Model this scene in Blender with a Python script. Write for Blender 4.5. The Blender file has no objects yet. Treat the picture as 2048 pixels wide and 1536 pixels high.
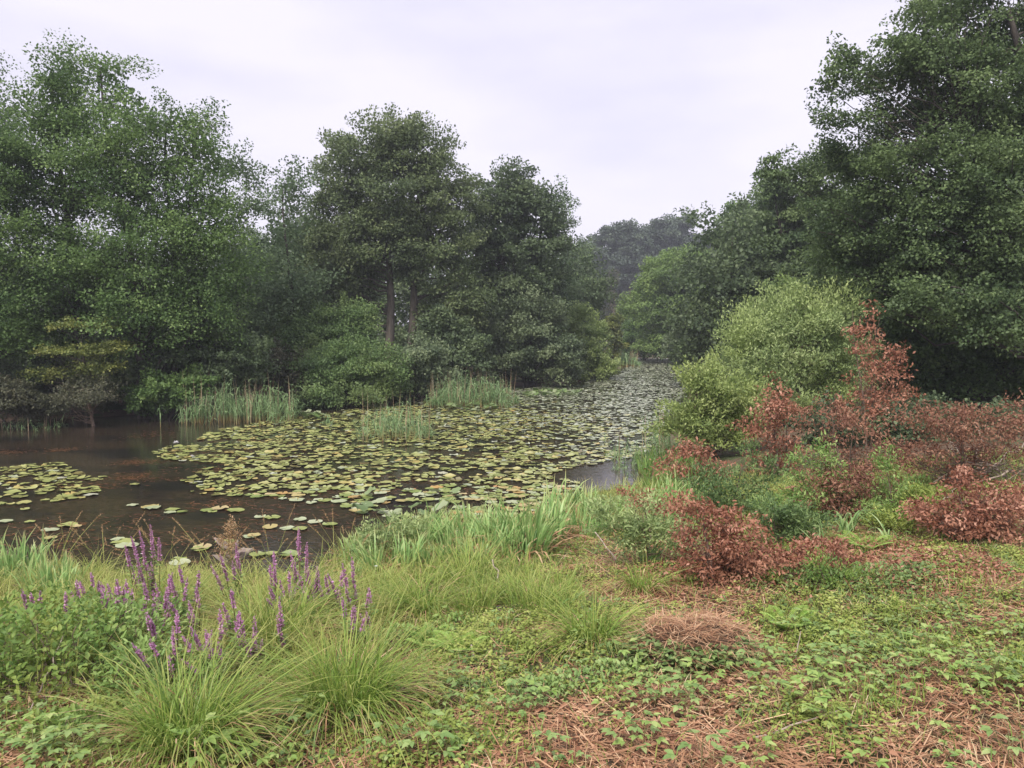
import bpy, math
import numpy as np
from mathutils import Vector

rng = np.random.default_rng(7)
sc = bpy.context.scene
C = sc.collection

# ------------------------------------------------------------------ camera, world, sun, exposure
CAMH = 3.2
F = 1547.0                       # focal length in pixels of the 2048 px wide photograph
PITCH = math.radians(3.85)
cam_d = bpy.data.cameras.new("camera")
cam = bpy.data.objects.new("camera", cam_d)
C.objects.link(cam)
cam.location = (0, 0, CAMH)
cam.rotation_euler = (math.pi / 2 - PITCH, 0, 0)
cam_d.sensor_width = 36.0
cam_d.lens = 36.0 * F / 2048.0
cam_d.clip_start = 0.05
cam_d.clip_end = 2000
sc.camera = cam

SUN_EL, SUN_AZ = 52.0, 205.0      # azimuth clockwise from +Y: behind the camera, a little to the left
w = bpy.data.worlds.new("World")
sc.world = w
w.use_nodes = True
nt = w.node_tree
nt.nodes.clear()
wo = nt.nodes.new("ShaderNodeOutputWorld")
bg = nt.nodes.new("ShaderNodeBackground")
sky = nt.nodes.new("ShaderNodeTexSky")
sky.sky_type = 'NISHITA'
sky.sun_disc = False
sky.sun_elevation = math.radians(SUN_EL)
sky.sun_rotation = math.radians(SUN_AZ)
sky.dust_density = 3.0
tc = nt.nodes.new("ShaderNodeTexCoord")
mp = nt.nodes.new("ShaderNodeMapping")
mp.inputs['Scale'].default_value = (1.0, 1.0, 3.6)
ns = nt.nodes.new("ShaderNodeTexNoise")
ns.inputs['Scale'].default_value = 1.5
ns.inputs['Detail'].default_value = 5
ns.inputs['Roughness'].default_value = 0.5
cr = nt.nodes.new("ShaderNodeValToRGB")
cr.color_ramp.elements[0].position = 0.36
cr.color_ramp.elements[0].color = (3.05, 2.95, 3.6, 1)
cr.color_ramp.elements[1].position = 0.60
cr.color_ramp.elements[1].color = (4.0, 3.8, 4.35, 1)
mx = nt.nodes.new("ShaderNodeMix")
mx.data_type = 'RGBA'
mx.inputs['Factor'].default_value = 0.93
nt.links.new(tc.outputs['Generated'], mp.inputs['Vector'])
nt.links.new(mp.outputs['Vector'], ns.inputs['Vector'])
nt.links.new(ns.outputs['Fac'], cr.inputs['Fac'])
nt.links.new(sky.outputs['Color'], mx.inputs['A'])
nt.links.new(cr.outputs['Color'], mx.inputs['B'])
nt.links.new(mx.outputs['Result'], bg.inputs['Color'])
bg.inputs['Strength'].default_value = 0.1
nt.links.new(bg.outputs['Background'], wo.inputs['Surface'])

sun_d = bpy.data.lights.new("sun", 'SUN')
sun_d.energy = 1.5
sun_d.angle = math.radians(14)
sun_d.color = (1.0, 0.93, 0.84)
sun = bpy.data.objects.new("sun", sun_d)
C.objects.link(sun)
_a, _e = math.radians(SUN_AZ), math.radians(SUN_EL)
sdir = Vector((math.sin(_a) * math.cos(_e), math.cos(_a) * math.cos(_e), math.sin(_e)))
sun.rotation_euler = sdir.to_track_quat('Z', 'Y').to_euler()

sc.view_settings.view_transform = 'Standard'
sc.view_settings.look = 'None'
sc.view_settings.gamma = 1
sc.view_settings.exposure = 1.38
sc.cycles.use_denoising = True
sc.cycles.max_bounces = 6
sc.cycles.diffuse_bounces = 3
sc.cycles.glossy_bounces = 2
sc.cycles.transmission_bounces = 3
sc.cycles.volume_bounces = 0
sc.cycles.transparent_max_bounces = 4

# ------------------------------------------------------------------ picture <-> place
cp, sp = math.cos(PITCH), math.sin(PITCH)


def ray(px, py):
    x = (px - 1024.0) / F
    y = -(py - 768.0) / F
    # camera space (x, y, -1) -> world
    return np.array([x, cp + y * sp, -sp + y * cp])


def P(px, py, D):
    r = ray(px, py)
    return np.array([0, 0, CAMH]) + r * (D / r[1])


def W(px, py, z=0.0):
    r = ray(px, py)
    return np.array([0, 0, CAMH]) + r * ((z - CAMH) / r[2])


def proj(p):
    p = np.asarray(p, float)
    d = p - np.array([0, 0, CAMH])
    zc = d[..., 1] * cp - d[..., 2] * sp
    yc = d[..., 1] * sp + d[..., 2] * cp
    return 1024 + F * d[..., 0] / zc, 768 - F * yc / zc


# ------------------------------------------------------------------ noise
_lat = rng.random((256, 256))


def vnoise(x, y, s=1.0, o=0):
    x = np.asarray(x, float) / s + 13.7 + o * 7.3
    y = np.asarray(y, float) / s + 91.1 + o * 3.1
    xi = np.floor(x).astype(int)
    yi = np.floor(y).astype(int)
    fx, fy = x - xi, y - yi
    fx = fx * fx * (3 - 2 * fx)
    fy = fy * fy * (3 - 2 * fy)
    g = lambda a, b: _lat[a % 256, b % 256]
    return (g(xi, yi) * (1 - fx) + g(xi + 1, yi) * fx) * (1 - fy) + (g(xi, yi + 1) * (1 - fx) + g(xi + 1, yi + 1) * fx) * fy


def fbm(x, y, s=1.0, o=0):
    return (vnoise(x, y, s, o) * 0.55 + vnoise(x, y, s * .45, o + 1) * 0.3 + vnoise(x, y, s * .2, o + 2) * 0.15)


# ------------------------------------------------------------------ shoreline and terrain
shore_px = [(-160, 1096), (0, 1098), (120, 1128), (300, 1150), (520, 1155), (640, 1150), (700, 1085), (850, 1062), (1050, 1048),
            (1150, 990), (1275, 968), (1300, 905), (1345, 860), (1372, 800), (1392, 750), (1408, 716),
            (1300, 712.5), (1250, 716), (1240, 742), (1165, 763), (1035, 772), (870, 795), (750, 802), (600, 806), (370, 824),
            (200, 834), (0, 842)]
shore = [W(*p)[:2] for p in shore_px]
shore = np.array(shore + [np.array([-26, 28.5]), np.array([-60, 27]), np.array([-60, 8.0]), np.array([-20, 10.2])])


def sdist(x, y, poly=shore):
    x = np.asarray(x, float)
    y = np.asarray(y, float)
    d2 = np.full(x.shape, 1e18)
    ins = np.zeros(x.shape, bool)
    n = len(poly)
    for i in range(n):
        ax, ay = poly[i]
        bx, by = poly[(i + 1) % n]
        ex, ey = bx - ax, by - ay
        t = np.clip(((x - ax) * ex + (y - ay) * ey) / (ex * ex + ey * ey + 1e-12), 0, 1)
        d2 = np.minimum(d2, (x - ax - t * ex) ** 2 + (y - ay - t * ey) ** 2)
        c = ((ay > y) != (by > y)) & (x < (bx - ax) * (y - ay) / (by - ay + 1e-12) + ax)
        ins ^= c
    d = np.sqrt(d2)
    return np.where(ins, -d, d)


MOUND = None


def gz(x, y):
    x = np.asarray(x, float)
    y = np.asarray(y, float)
    d = sdist(x, y)
    near = 1 / (1 + np.exp((y - 24 + 0.3 * x) * 0.25))
    cap = 0.55 + 0.9 * near
    up = np.where(d > 0, cap * np.tanh(np.maximum(d, 0) * 0.15 / cap * (1.05)), -0.8 * (1 - np.exp(np.minimum(d, 0) * 0.5)))
    amp = np.clip(d, 0, 1.2) / 1.2
    b = (fbm(x, y, 1.6, 3) - 0.5) * 0.16 + (vnoise(x, y, 0.35, 9) - 0.5) * 0.05
    z = up + b * amp * np.where(y < 30, 1, 0.6)
    # bank mound at the left bottom and old stump mound on the right
    return z + 0.03 * amp


def G(px, py):
    r = ray(px, py)
    D = np.arange(2.5, 160, 0.05)
    pts = np.array([0, 0, CAMH])[None, :] + r[None, :] * (D / r[1])[:, None]
    z = np.maximum(gz(pts[:, 0], pts[:, 1]), 0)
    k = np.argmax(pts[:, 2] <= z)
    if pts[k, 2] > z[k]:
        k = len(D) - 1
    return pts[k]


# ------------------------------------------------------------------ mesh building
class Acc:
    """collects quads / polygons with per-vertex rnd (random tone) and along (0 base .. 1 tip)"""

    def __init__(self):
        self.v, self.f, self.r, self.a, self.n = [], [], [], [], 0

    def add(self, v, f, r, a):
        v = np.asarray(v, np.float32).reshape(-1, 3)
        f = np.asarray(f, np.int64) + self.n
        self.v.append(v)
        self.f.append(f)
        self.r.append(np.broadcast_to(np.asarray(r, np.float32), (len(v),)).copy())
        self.a.append(np.broadcast_to(np.asarray(a, np.float32), (len(v),)).copy())
        self.n += len(v)

    def mesh(self, name, mat, smooth=False):
        me = bpy.data.meshes.new(name)
        V = np.concatenate(self.v) if self.v else np.zeros((0, 3), np.float32)
        me.vertices.add(len(V))
        me.vertices.foreach_set('co', V.ravel())
        li, ls, tot = [], [], 0
        for f in self.f:
            k = f.shape[1]
            li.append(f.ravel())
            ls.append(tot + np.arange(len(f)) * k)
            tot += f.size
        li = np.concatenate(li)
        ls = np.concatenate(ls)
        me.loops.add(len(li))
        me.loops.foreach_set('vertex_index', li.astype(np.int32))
        me.polygons.add(len(ls))
        me.polygons.foreach_set('loop_start', ls.astype(np.int32))
        for nm, arr in (('rnd', self.r), ('along', self.a)):
            at = me.attributes.new(nm, 'FLOAT', 'POINT')
            at.data.foreach_set('value', np.concatenate(arr).astype(np.float32))
        me.update(calc_edges=True)
        if smooth:
            me.polygons.foreach_set('use_smooth', np.ones(len(ls), bool))
        me.materials.append(mat)
        return me


def norm(v):
    return v / (np.linalg.norm(v, axis=-1, keepdims=True) + 1e-9)


def leaves(acc, c, d, n, ln, wd, rnd, fold=0.18):
    """diamond leaves: c start points, d length direction, n normals"""
    d = norm(d)
    s = norm(np.cross(d, n))
    up = np.cross(s, d)
    N = len(c)
    ln = np.broadcast_to(ln, (N,))[:, None]
    wd = np.broadcast_to(wd, (N,))[:, None]
    v = np.empty((N, 4, 3))
    v[:, 0] = c
    v[:, 1] = c + d * ln * .45 + s * wd * .5 + up * wd * fold
    v[:, 2] = c + d * ln
    v[:, 3] = c + d * ln * .45 - s * wd * .5 + up * wd * fold
    f = np.arange(N * 4).reshape(N, 4)
    a = np.tile([0, .5, 1, .5], N)
    acc.add(v, f, np.repeat(np.broadcast_to(rnd, (N,)), 4), a)


def leaves6(acc, c, d, n, ln, wd, rnd, fold=0.15, droop=0.15):
    """broader leaves of two folded halves (four quads' worth in two faces each side)"""
    d = norm(d)
    s = norm(np.cross(d, n))
    up = np.cross(s, d)
    N = len(c)
    ln = np.broadcast_to(ln, (N,))[:, None]
    wd = np.broadcast_to(wd, (N,))[:, None]
    v = np.empty((N, 8, 3))
    v[:, 0] = c
    v[:, 1] = c + d * ln * .33 - up * ln * droop * .1
    v[:, 2] = c + d * ln * .70 - up * ln * droop * .5
    v[:, 3] = c + d * ln - up * ln * droop
    v[:, 4] = v[:, 1] + s * wd * .5 + up * wd * fold
    v[:, 5] = v[:, 2] + s * wd * .36 + up * wd * fold
    v[:, 6] = v[:, 1] - s * wd * .5 + up * wd * fold
    v[:, 7] = v[:, 2] - s * wd * .36 + up * wd * fold
    b = (np.arange(N) * 8)[:, None]
    q = np.concatenate([b + [1, 4, 5, 2], b + [1, 2, 7, 6]])
    t = np.concatenate([b + [0, 4, 1], b + [0, 1, 6], b + [2, 5, 3], b + [2, 3, 7]])
    a = np.tile([0, .33, .7, 1, .4, .7, .4, .7], N)
    m = acc.n
    acc.add(v, q, np.repeat(np.broadcast_to(rnd, (N,)), 8), a)
    acc.f.append(t + m)


def blades(acc, base, h, az, lean, droop, wd, rnd, seg=4, yaw=None, a0=0.0):
    """grass blades: curved tapering ribbons"""
    N = len(base)
    B = lambda q: np.broadcast_to(np.asarray(q, float), (N,))
    h, az, lean, droop, wd, rnd = map(B, (h, az, lean, droop, wd, rnd))
    t = np.linspace(0, 1, seg + 1)
    hx, hy = np.cos(az), np.sin(az)
    yaw = az + math.pi / 2 + rng.normal(0, .7, N) if yaw is None else B(yaw)
    sx, sy = np.cos(yaw), np.sin(yaw)
    v = np.empty((N, seg + 1, 2, 3))
    for k, tt in enumerate(t):
        out = lean * (tt ** 1.7)
        z = h * (tt - droop * tt ** 3.2)
        ww = wd * (0.5 if tt < .99 else 0.05) * (1 - .55 * tt ** 3) * (0.75 + .25 * min(1, tt * 4))
        cx = base[:, 0] + hx * out
        cy = base[:, 1] + hy * out
        cz = base[:, 2] + z
        v[:, k, 0] = np.stack([cx - sx * ww, cy - sy * ww, cz], 1)
        v[:, k, 1] = np.stack([cx + sx * ww, cy + sy * ww, cz + .15 * ww], 1)
    b = (np.arange(N) * (seg + 1) * 2)[:, None]
    f = np.concatenate([b + [2 * k, 2 * k + 1, 2 * k + 3, 2 * k + 2] for k in range(seg)])
    a = np.tile(np.repeat(a0 + (1 - a0) * t, 2), N)
    acc.add(v, f, np.repeat(rnd, (seg + 1) * 2), a)


def tubes(acc, pts, rad, sides=6, rnd=.5):
    """pts (N,K,3), rad (N,K)"""
    pts = np.asarray(pts, float)
    rad = np.asarray(rad, float)
    N, K, _ = pts.shape
    tan = np.gradient(pts, axis=1) if K > 2 else np.repeat((pts[:, 1:] - pts[:, :1]), 2, 1)
    tan = norm(tan)
    ref = np.where(np.abs(tan[:, :1, 2:3]) > .9, np.array([[[1., 0, 0]]]), np.array([[[0, 0, 1.]]]))
    s = norm(np.cross(tan, ref))
    u = np.cross(s, tan)
    an = np.arange(sides) * 2 * math.pi / sides
    v = pts[:, :, None, :] + rad[:, :, None, None] * (s[:, :, None] * np.cos(an)[None, None, :, None] + u[:, :, None] * np.sin(an)[None, None, :, None])
    b = (np.arange(N) * K * sides)[:, None]
    fs = []
    for k in range(K - 1):
        for j in range(sides):
            j2 = (j + 1) % sides
            fs.append(b + [k * sides + j, k * sides + j2, (k + 1) * sides + j2, (k + 1) * sides + j])
    f = np.concatenate(fs)
    r = np.repeat(np.broadcast_to(rnd, (N,)), K * sides)
    a = np.tile(np.repeat(np.linspace(0, 1, K), sides), N)
    acc.add(v, f, r, a)


def curve_pts(a, b, K=6, sag=0.0, wob=0.05, up=0.3):
    """bundle of limbs from a (N,3) to b (N,3) that leave outward and turn up"""
    N = len(a)
    t = np.linspace(0, 1, K)[None, :, None]
    L = np.linalg.norm(b - a, axis=1)[:, None, None]
    p = a[:, None] + (b - a)[:, None] * t
    p[:, :, 2:3] -= up * L * (t * (1 - t))
    w1 = rng.normal(0, 1, (N, K, 3)) * wob * L * np.sin(math.pi * t)
    return p + w1


# ------------------------------------------------------------------ materials
def leaf_mat(name, cols, base=None, tip=None, base_pos=(0.0, 0.5), rough=0.55, trans=0.35, big=None, bigscale=0.6, spec=0.35, sat=1.0):
    m = bpy.data.materials.new(name)
    m.use_nodes = True
    t = m.node_tree
    t.nodes.clear()
    out = t.nodes.new("ShaderNodeOutputMaterial")
    at = t.nodes.new("ShaderNodeAttribute")
    at.attribute_name = 'rnd'
    rp = t.nodes.new("ShaderNodeValToRGB")
    el = rp.color_ramp.elements
    n = len(cols)
    el[0].position, el[0].color = 0, (*cols[0], 1)
    el[1].position, el[1].color = 1, (*cols[-1], 1)
    for i in range(1, n - 1):
        e = el.new(i / (n - 1))
        e.color = (*cols[i], 1)
    t.links.new(at.outputs['Fac'], rp.inputs['Fac'])
    col = rp.outputs['Color']
    if big is not None:
        tcn = t.nodes.new("ShaderNodeTexCoord")
        nz = t.nodes.new("ShaderNodeTexNoise")
        nz.inputs['Scale'].default_value = bigscale
        nz.inputs['Detail'].default_value = 2
        t.links.new(tcn.outputs['Object'], nz.inputs['Vector'])
        mr = t.nodes.new("ShaderNodeMapRange")
        mr.inputs['From Min'].default_value = .45
        mr.inputs['From Max'].default_value = .65
        t.links.new(nz.outputs['Fac'], mr.inputs['Value'])
        mm = t.nodes.new("ShaderNodeMix")
        mm.data_type = 'RGBA'
        t.links.new(mr.outputs['Result'], mm.inputs['Factor'])
        t.links.new(col, mm.inputs['A'])
        mm.inputs['B'].default_value = (*big, 1)
        mm2 = t.nodes.new("ShaderNodeMix")
        mm2.data_type = 'RGBA'
        mm2.inputs['Factor'].default_value = .5
        t.links.new(col, mm2.inputs['A'])
        t.links.new(mm.outputs['Result'], mm2.inputs['B'])
        col = mm2.outputs['Result']
    al = None
    for c, rev in ((base, True), (tip, False)):
        if c is None:
            continue
        if al is None:
            al = t.nodes.new("ShaderNodeAttribute")
            al.attribute_name = 'along'
        mr = t.nodes.new("ShaderNodeMapRange")
        if rev:
            mr.inputs['From Min'].default_value = base_pos[1]
            mr.inputs['From Max'].default_value = base_pos[0]
        else:
            mr.inputs['From Min'].default_value = .72
            mr.inputs['From Max'].default_value = 1.0
        t.links.new(al.outputs['Fac'], mr.inputs['Value'])
        mm = t.nodes.new("ShaderNodeMix")
        mm.data_type = 'RGBA'
        t.links.new(mr.outputs['Result'], mm.inputs['Factor'])
        t.links.new(col, mm.inputs['A'])
        mm.inputs['B'].default_value = (*c, 1)
        col = mm.outputs['Result']
    pr = t.nodes.new("ShaderNodeBsdfPrincipled")
    pr.inputs['Roughness'].default_value = rough
    pr.inputs['Specular IOR Level'].default_value = spec
    t.links.new(col, pr.inputs['Base Color'])
    if trans > 0:
        tr = t.nodes.new("ShaderNodeBsdfTranslucent")
        t.links.new(col, tr.inputs['Color'])
        ms = t.nodes.new("ShaderNodeMixShader")
        ms.inputs['Fac'].default_value = trans
        t.links.new(pr.outputs['BSDF'], ms.inputs[1])
        t.links.new(tr.outputs['BSDF'], ms.inputs[2])
        t.links.new(ms.outputs['Shader'], out.inputs['Surface'])
    else:
        t.links.new(pr.outputs['BSDF'], out.inputs['Surface'])
    return m


def bark_mat(name, c1, c2, scale=6):
    m = bpy.data.materials.new(name)
    m.use_nodes = True
    t = m.node_tree
    pr = t.nodes['Principled BSDF']
    pr.inputs['Roughness'].default_value = .9
    tcn = t.nodes.new("ShaderNodeTexCoord")
    mpn = t.nodes.new("ShaderNodeMapping")
    mpn.inputs['Scale'].default_value = (scale, scale, scale * .25)
    nz = t.nodes.new("ShaderNodeTexNoise")
    nz.inputs['Scale'].default_value = 1.5
    nz.inputs['Detail'].default_value = 5
    rp = t.nodes.new("ShaderNodeValToRGB")
    rp.color_ramp.elements[0].position = .35
    rp.color_ramp.elements[0].color = (*c1, 1)
    rp.color_ramp.elements[1].position = .65
    rp.color_ramp.elements[1].color = (*c2, 1)
    bp = t.nodes.new("ShaderNodeBump")
    bp.inputs['Strength'].default_value = .6
    t.links.new(tcn.outputs['Object'], mpn.inputs['Vector'])
    t.links.new(mpn.outputs['Vector'], nz.inputs['Vector'])
    t.links.new(nz.outputs['Fac'], rp.inputs['Fac'])
    t.links.new(nz.outputs['Fac'], bp.inputs['Height'])
    t.links.new(rp.outputs['Color'], pr.inputs['Base Color'])
    t.links.new(bp.outputs['Normal'], pr.inputs['Normal'])
    return m


M = {}
M['alder'] = leaf_mat('alder_leaf', [(0.071, 0.134, 0.041), (0.141, 0.237, 0.074), (0.268, 0.384, 0.131)], big=(0.212, 0.320, 0.095), bigscale=.35)
M['alder2'] = leaf_mat('alder_leaf_pale', [(0.091, 0.144, 0.073), (0.151, 0.228, 0.112), (0.222, 0.306, 0.165)], big=(0.171, 0.237, 0.116), bigscale=.4)
M['tall'] = leaf_mat('tall_tree_leaf', [(0.087, 0.128, 0.057), (0.155, 0.211, 0.092), (0.268, 0.325, 0.149)], big=(0.212, 0.268, 0.119), bigscale=.25)
M['dark'] = leaf_mat('dark_tree_leaf', [(0.072, 0.110, 0.058), (0.127, 0.180, 0.087), (0.205, 0.269, 0.129)], big=(0.158, 0.221, 0.103), bigscale=.3)
M['oak'] = leaf_mat('oak_leaf', [(0.062, 0.105, 0.044), (0.117, 0.179, 0.072), (0.235, 0.320, 0.127)], big=(0.179, 0.258, 0.097), bigscale=.4)
M['fresh'] = leaf_mat('fresh_leaf', [(0.117, 0.192, 0.060), (0.195, 0.300, 0.096), (0.312, 0.432, 0.144)], big=(0.273, 0.372, 0.108), bigscale=.35)
M['pine'] = leaf_mat('pine_needle', [(0.059, 0.089, 0.062), (0.092, 0.129, 0.088), (0.145, 0.191, 0.125)], trans=.1, rough=.6)
M['willow'] = leaf_mat('willow_leaf', [(0.206, 0.291, 0.118), (0.352, 0.454, 0.186), (0.523, 0.616, 0.284)], big=(0.462, 0.558, 0.186), bigscale=.6)
M['willowy'] = leaf_mat('yellow_willow_leaf', [(0.190, 0.266, 0.085), (0.323, 0.408, 0.133), (0.456, 0.532, 0.209)], big=(0.399, 0.475, 0.142), bigscale=.8)
M['willowd'] = leaf_mat('sallow_leaf', [(0.113, 0.160, 0.089), (0.183, 0.243, 0.131), (0.297, 0.358, 0.202)], big=(0.240, 0.294, 0.143), bigscale=.5)
M['bush'] = leaf_mat('bush_leaf', [(0.099, 0.167, 0.064), (0.165, 0.262, 0.092), (0.275, 0.379, 0.139)], big=(0.264, 0.323, 0.116), bigscale=.5)
M['yellowish'] = leaf_mat('hornbeam_leaf', [(0.119, 0.162, 0.050), (0.221, 0.261, 0.075), (0.357, 0.378, 0.110)])
M['greybush'] = leaf_mat('twiggy_leaf', [(.08, .09, .05), (.12, .13, .075), (.17, .16, .10)])
M['dead'] = leaf_mat('withered_leaf', [(0.14, 0.06, 0.04), (0.27, 0.13, 0.08), (0.45, 0.26, 0.17)], rough=.7, trans=.2, big=(0.3, 0.15, 0.09), bigscale=2.0)
M['deadred'] = leaf_mat('withered_red_leaf', [(0.18, 0.07, 0.038), (0.36, 0.155, 0.095), (0.55, 0.31, 0.22)], rough=.7, trans=.2, big=(0.48, 0.26, 0.16), bigscale=2.0)
M['bark'] = bark_mat('bark', (.035, .030, .026), (.10, .085, .07))
M['barkpale'] = bark_mat('bark_pale', (.075, .066, .054), (.17, .148, .12))
M['pinebark'] = bark_mat('pine_bark', (.12, .07, .045), (.26, .17, .12))
M['twig'] = bark_mat('twig_bark', (.09, .06, .045), (.22, .16, .12), 20)
M['deadwood'] = bark_mat('dead_wood', (.22, .17, .13), (.46, .38, .31), 15)
M['reed'] = leaf_mat('reed_blade', [(0.161, 0.264, 0.110), (0.253, 0.384, 0.170), (0.368, 0.504, 0.250)], base=(0.414, 0.264, 0.110), base_pos=(.05, .38))
M['reedstem'] = leaf_mat('reed_stem', [(.25, .19, .12), (.38, .28, .17), (.46, .38, .26)], trans=.05)
M['sedge'] = leaf_mat('sedge_blade', [(0.138, 0.265, 0.060), (0.230, 0.402, 0.100), (0.380, 0.552, 0.170)], base=(0.276, 0.207, 0.080), base_pos=(.0, .25), tip=(0.483, 0.414, 0.180), rough=.45)
M['sedgeblue'] = leaf_mat('bank_sedge_blade', [(0.168, 0.311, 0.095), (0.285, 0.467, 0.147), (0.467, 0.648, 0.252)], base=(0.324, 0.246, 0.105), base_pos=(.0, .2), tip=(0.596, 0.544, 0.252), rough=.42)
M['grass'] = leaf_mat('yellow_grass_blade', [(0.249, 0.317, 0.076), (0.375, 0.447, 0.114), (0.544, 0.552, 0.190)], base=(0.318, 0.247, 0.095), base_pos=(.0, .3), tip=(0.567, 0.447, 0.190))
M['tuss'] = leaf_mat('tussock_blade', [(0.137, 0.233, 0.045), (0.254, 0.384, 0.072), (0.444, 0.512, 0.135)], base=(0.233, 0.198, 0.063), base_pos=(.0, .15), tip=(0.508, 0.465, 0.162), rough=.42)
M['strap'] = leaf_mat('strap_blade', [(.18, .33, .10), (.28, .44, .15), (.42, .55, .24)], rough=.4)
M['straw'] = leaf_mat('straw', [(0.23, 0.105, 0.055), (0.47, 0.27, 0.15), (0.74, 0.54, 0.34)], trans=.1, rough=.7)
M['drygrass'] = leaf_mat('dry_grass', [(.36, .28, .13), (.55, .44, .24), (.70, .60, .38)], trans=.2)
M['litter'] = leaf_mat('dry_leaf', [(0.2, 0.09, 0.05), (0.36, 0.18, 0.105), (0.56, 0.34, 0.22)], trans=.1, rough=.75)
M['cover'] = leaf_mat('cover_leaf', [(0.209, 0.284, 0.060), (0.352, 0.430, 0.100), (0.528, 0.567, 0.180)], trans=.3)
M['cover2'] = leaf_mat('cover_leaf_dark', [(0.12, 0.21, 0.07), (0.21, 0.31, 0.1), (0.32, 0.41, 0.16)], trans=.3)
M['sprout'] = leaf_mat('sprout_leaf', [(0.209, 0.357, 0.080), (0.330, 0.473, 0.130), (0.484, 0.588, 0.210)], trans=.3, rough=.5)
M['sproutb'] = leaf_mat('sprout_leaf_bluish', [(0.163, 0.286, 0.085), (0.275, 0.407, 0.130), (0.425, 0.528, 0.210)], trans=.3, rough=.5)
M['bramble'] = leaf_mat('bramble_leaf', [(0.117, 0.212, 0.051), (0.191, 0.313, 0.068), (0.340, 0.425, 0.111)], trans=.3, big=(0.319, 0.344, 0.068), bigscale=2.5)
M['nettle'] = leaf_mat('herb_leaf', [(0.156, 0.275, 0.070), (0.264, 0.396, 0.110), (0.408, 0.528, 0.180)], trans=.3)
M['fern'] = leaf_mat('fern_leaf', [(.26, .44, .08), (.36, .54, .12), (.46, .62, .18)], trans=.35)
M['purple'] = leaf_mat('purple_flower', [(0.34, 0.18, 0.24), (0.62, 0.3, 0.54), (0.8, 0.52, 0.74)], trans=.25)
M['lstem'] = leaf_mat('flower_stem', [(.18, .10, .07), (.20, .18, .08), (.22, .26, .09)], trans=0)
M['dock'] = leaf_mat('dock_seed', [(.30, .17, .08), (.46, .30, .16), (.56, .42, .24)], trans=.1)
M['mauve'] = leaf_mat('dock_leaf', [(.28, .20, .19), (.36, .30, .26), (.42, .36, .30)], trans=.2)
M['white'] = leaf_mat('white_petal', [(.8, .8, .78), (.82, .82, .8), (.85, .85, .84)], trans=.2)
M['padG'] = leaf_mat('green_pad', [(0.22, 0.29, 0.09), (0.31, 0.36, 0.12), (0.37, 0.41, 0.15)], rough=.2, trans=0, spec=.6)
M['padY'] = leaf_mat('yellow_pad', [(0.361, 0.324, 0.130), (0.446, 0.369, 0.143), (0.475, 0.396, 0.208)], rough=.35, trans=0, spec=.5)
M['padO'] = leaf_mat('orange_pad', [(0.38, 0.27, 0.1), (0.46, 0.3, 0.1), (0.44, 0.24, 0.1)], rough=.4, trans=0, spec=.45)
M['padP'] = leaf_mat('pale_pad', [(.34, .40, .22), (.42, .47, .28), (.46, .50, .32)], rough=.3, trans=0, spec=.6)
M['padmix'] = leaf_mat('far_pads', [(0.16, 0.11, 0.05), (0.29, 0.33, 0.11), (0.36, 0.39, 0.14), (0.42, 0.43, 0.17), (0.48, 0.42, 0.15), (0.46, 0.32, 0.12)], rough=.2, trans=0, spec=.6)
M['padup'] = leaf_mat('raised_pad', [(.12, .20, .06), (.22, .30, .12), (.38, .43, .26)], rough=.3, trans=.2, spec=.5)


# ------------------------------------------------------------------ object helpers
def tag(o, label=None, cat=None, group=None, kind=None):
    if label:
        o['label'] = label
    if cat:
        o['category'] = cat
    if group:
        o['group'] = group
    if kind:
        o['kind'] = kind
    return o


def ob(name, me, parent=None, loc=None):
    o = bpy.data.objects.new(name, me)
    C.objects.link(o)
    if parent is not None:
        o.parent = parent
    if loc is not None:
        o.location = loc
    return o


def empty(name, loc, label, cat, group=None):
    o = bpy.data.objects.new(name, None)
    C.objects.link(o)
    o.location = tuple(float(q) for q in loc)
    o.empty_display_size = .2
    return tag(o, label, cat, group)


def dup(root, loc, rotz=0., scale=1., label=None, group=None):
    r = root.copy()
    C.objects.link(r)
    r.location = tuple(float(q) for q in loc)
    r.rotation_euler = (0, 0, rotz)
    s = (scale, scale, scale) if np.isscalar(scale) else scale
    r.scale = s
    if label:
        r['label'] = label
    if group:
        r['group'] = group
    for ch in list(root.children):
        c = ch.copy()
        C.objects.link(c)
        c.parent = r
    return r


# ------------------------------------------------------------------ ground
def axis(segs):
    out = []
    for a, b, s in segs:
        out.append(np.arange(a, b, s))
    return np.concatenate(out + [[segs[-1][1]]])


xs = axis([(-260, -60, 10), (-60, -20, 1.5), (-20, -8, .4), (-8, 10, .11), (10, 30, .5), (30, 60, 2), (60, 260, 10)])
ys = axis([(-12, 2, 1), (2, 15, .11), (15, 36, .4), (36, 110, 1.2), (110, 360, 10)])
X, Y = np.meshgrid(xs, ys)
Z = gz(X.ravel(), Y.ravel())
acc = Acc()
nx, ny = len(xs), len(ys)
idx = np.arange(nx * ny).reshape(ny, nx)
fq = np.stack([idx[:-1, :-1], idx[:-1, 1:], idx[1:, 1:], idx[1:, :-1]], -1).reshape(-1, 4)
acc.add(np.stack([X.ravel(), Y.ravel(), Z], 1), fq, .5, 0)
gm = bpy.data.materials.new('soil_and_thatch')
gm.use_nodes = True
t = gm.node_tree
pr = t.nodes['Principled BSDF']
pr.inputs['Roughness'].default_value = .95
tcn = t.nodes.new("ShaderNodeTexCoord")
n1 = t.nodes.new("ShaderNodeTexNoise")
n1.inputs['Scale'].default_value = .9
n1.inputs['Detail'].default_value = 6
n2 = t.nodes.new("ShaderNodeTexNoise")
n2.inputs['Scale'].default_value = 26
n2.inputs['Detail'].default_value = 6
n2.inputs['Roughness'].default_value = .7
r1 = t.nodes.new("ShaderNodeValToRGB")
r1.color_ramp.elements[0].position = .3
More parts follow.
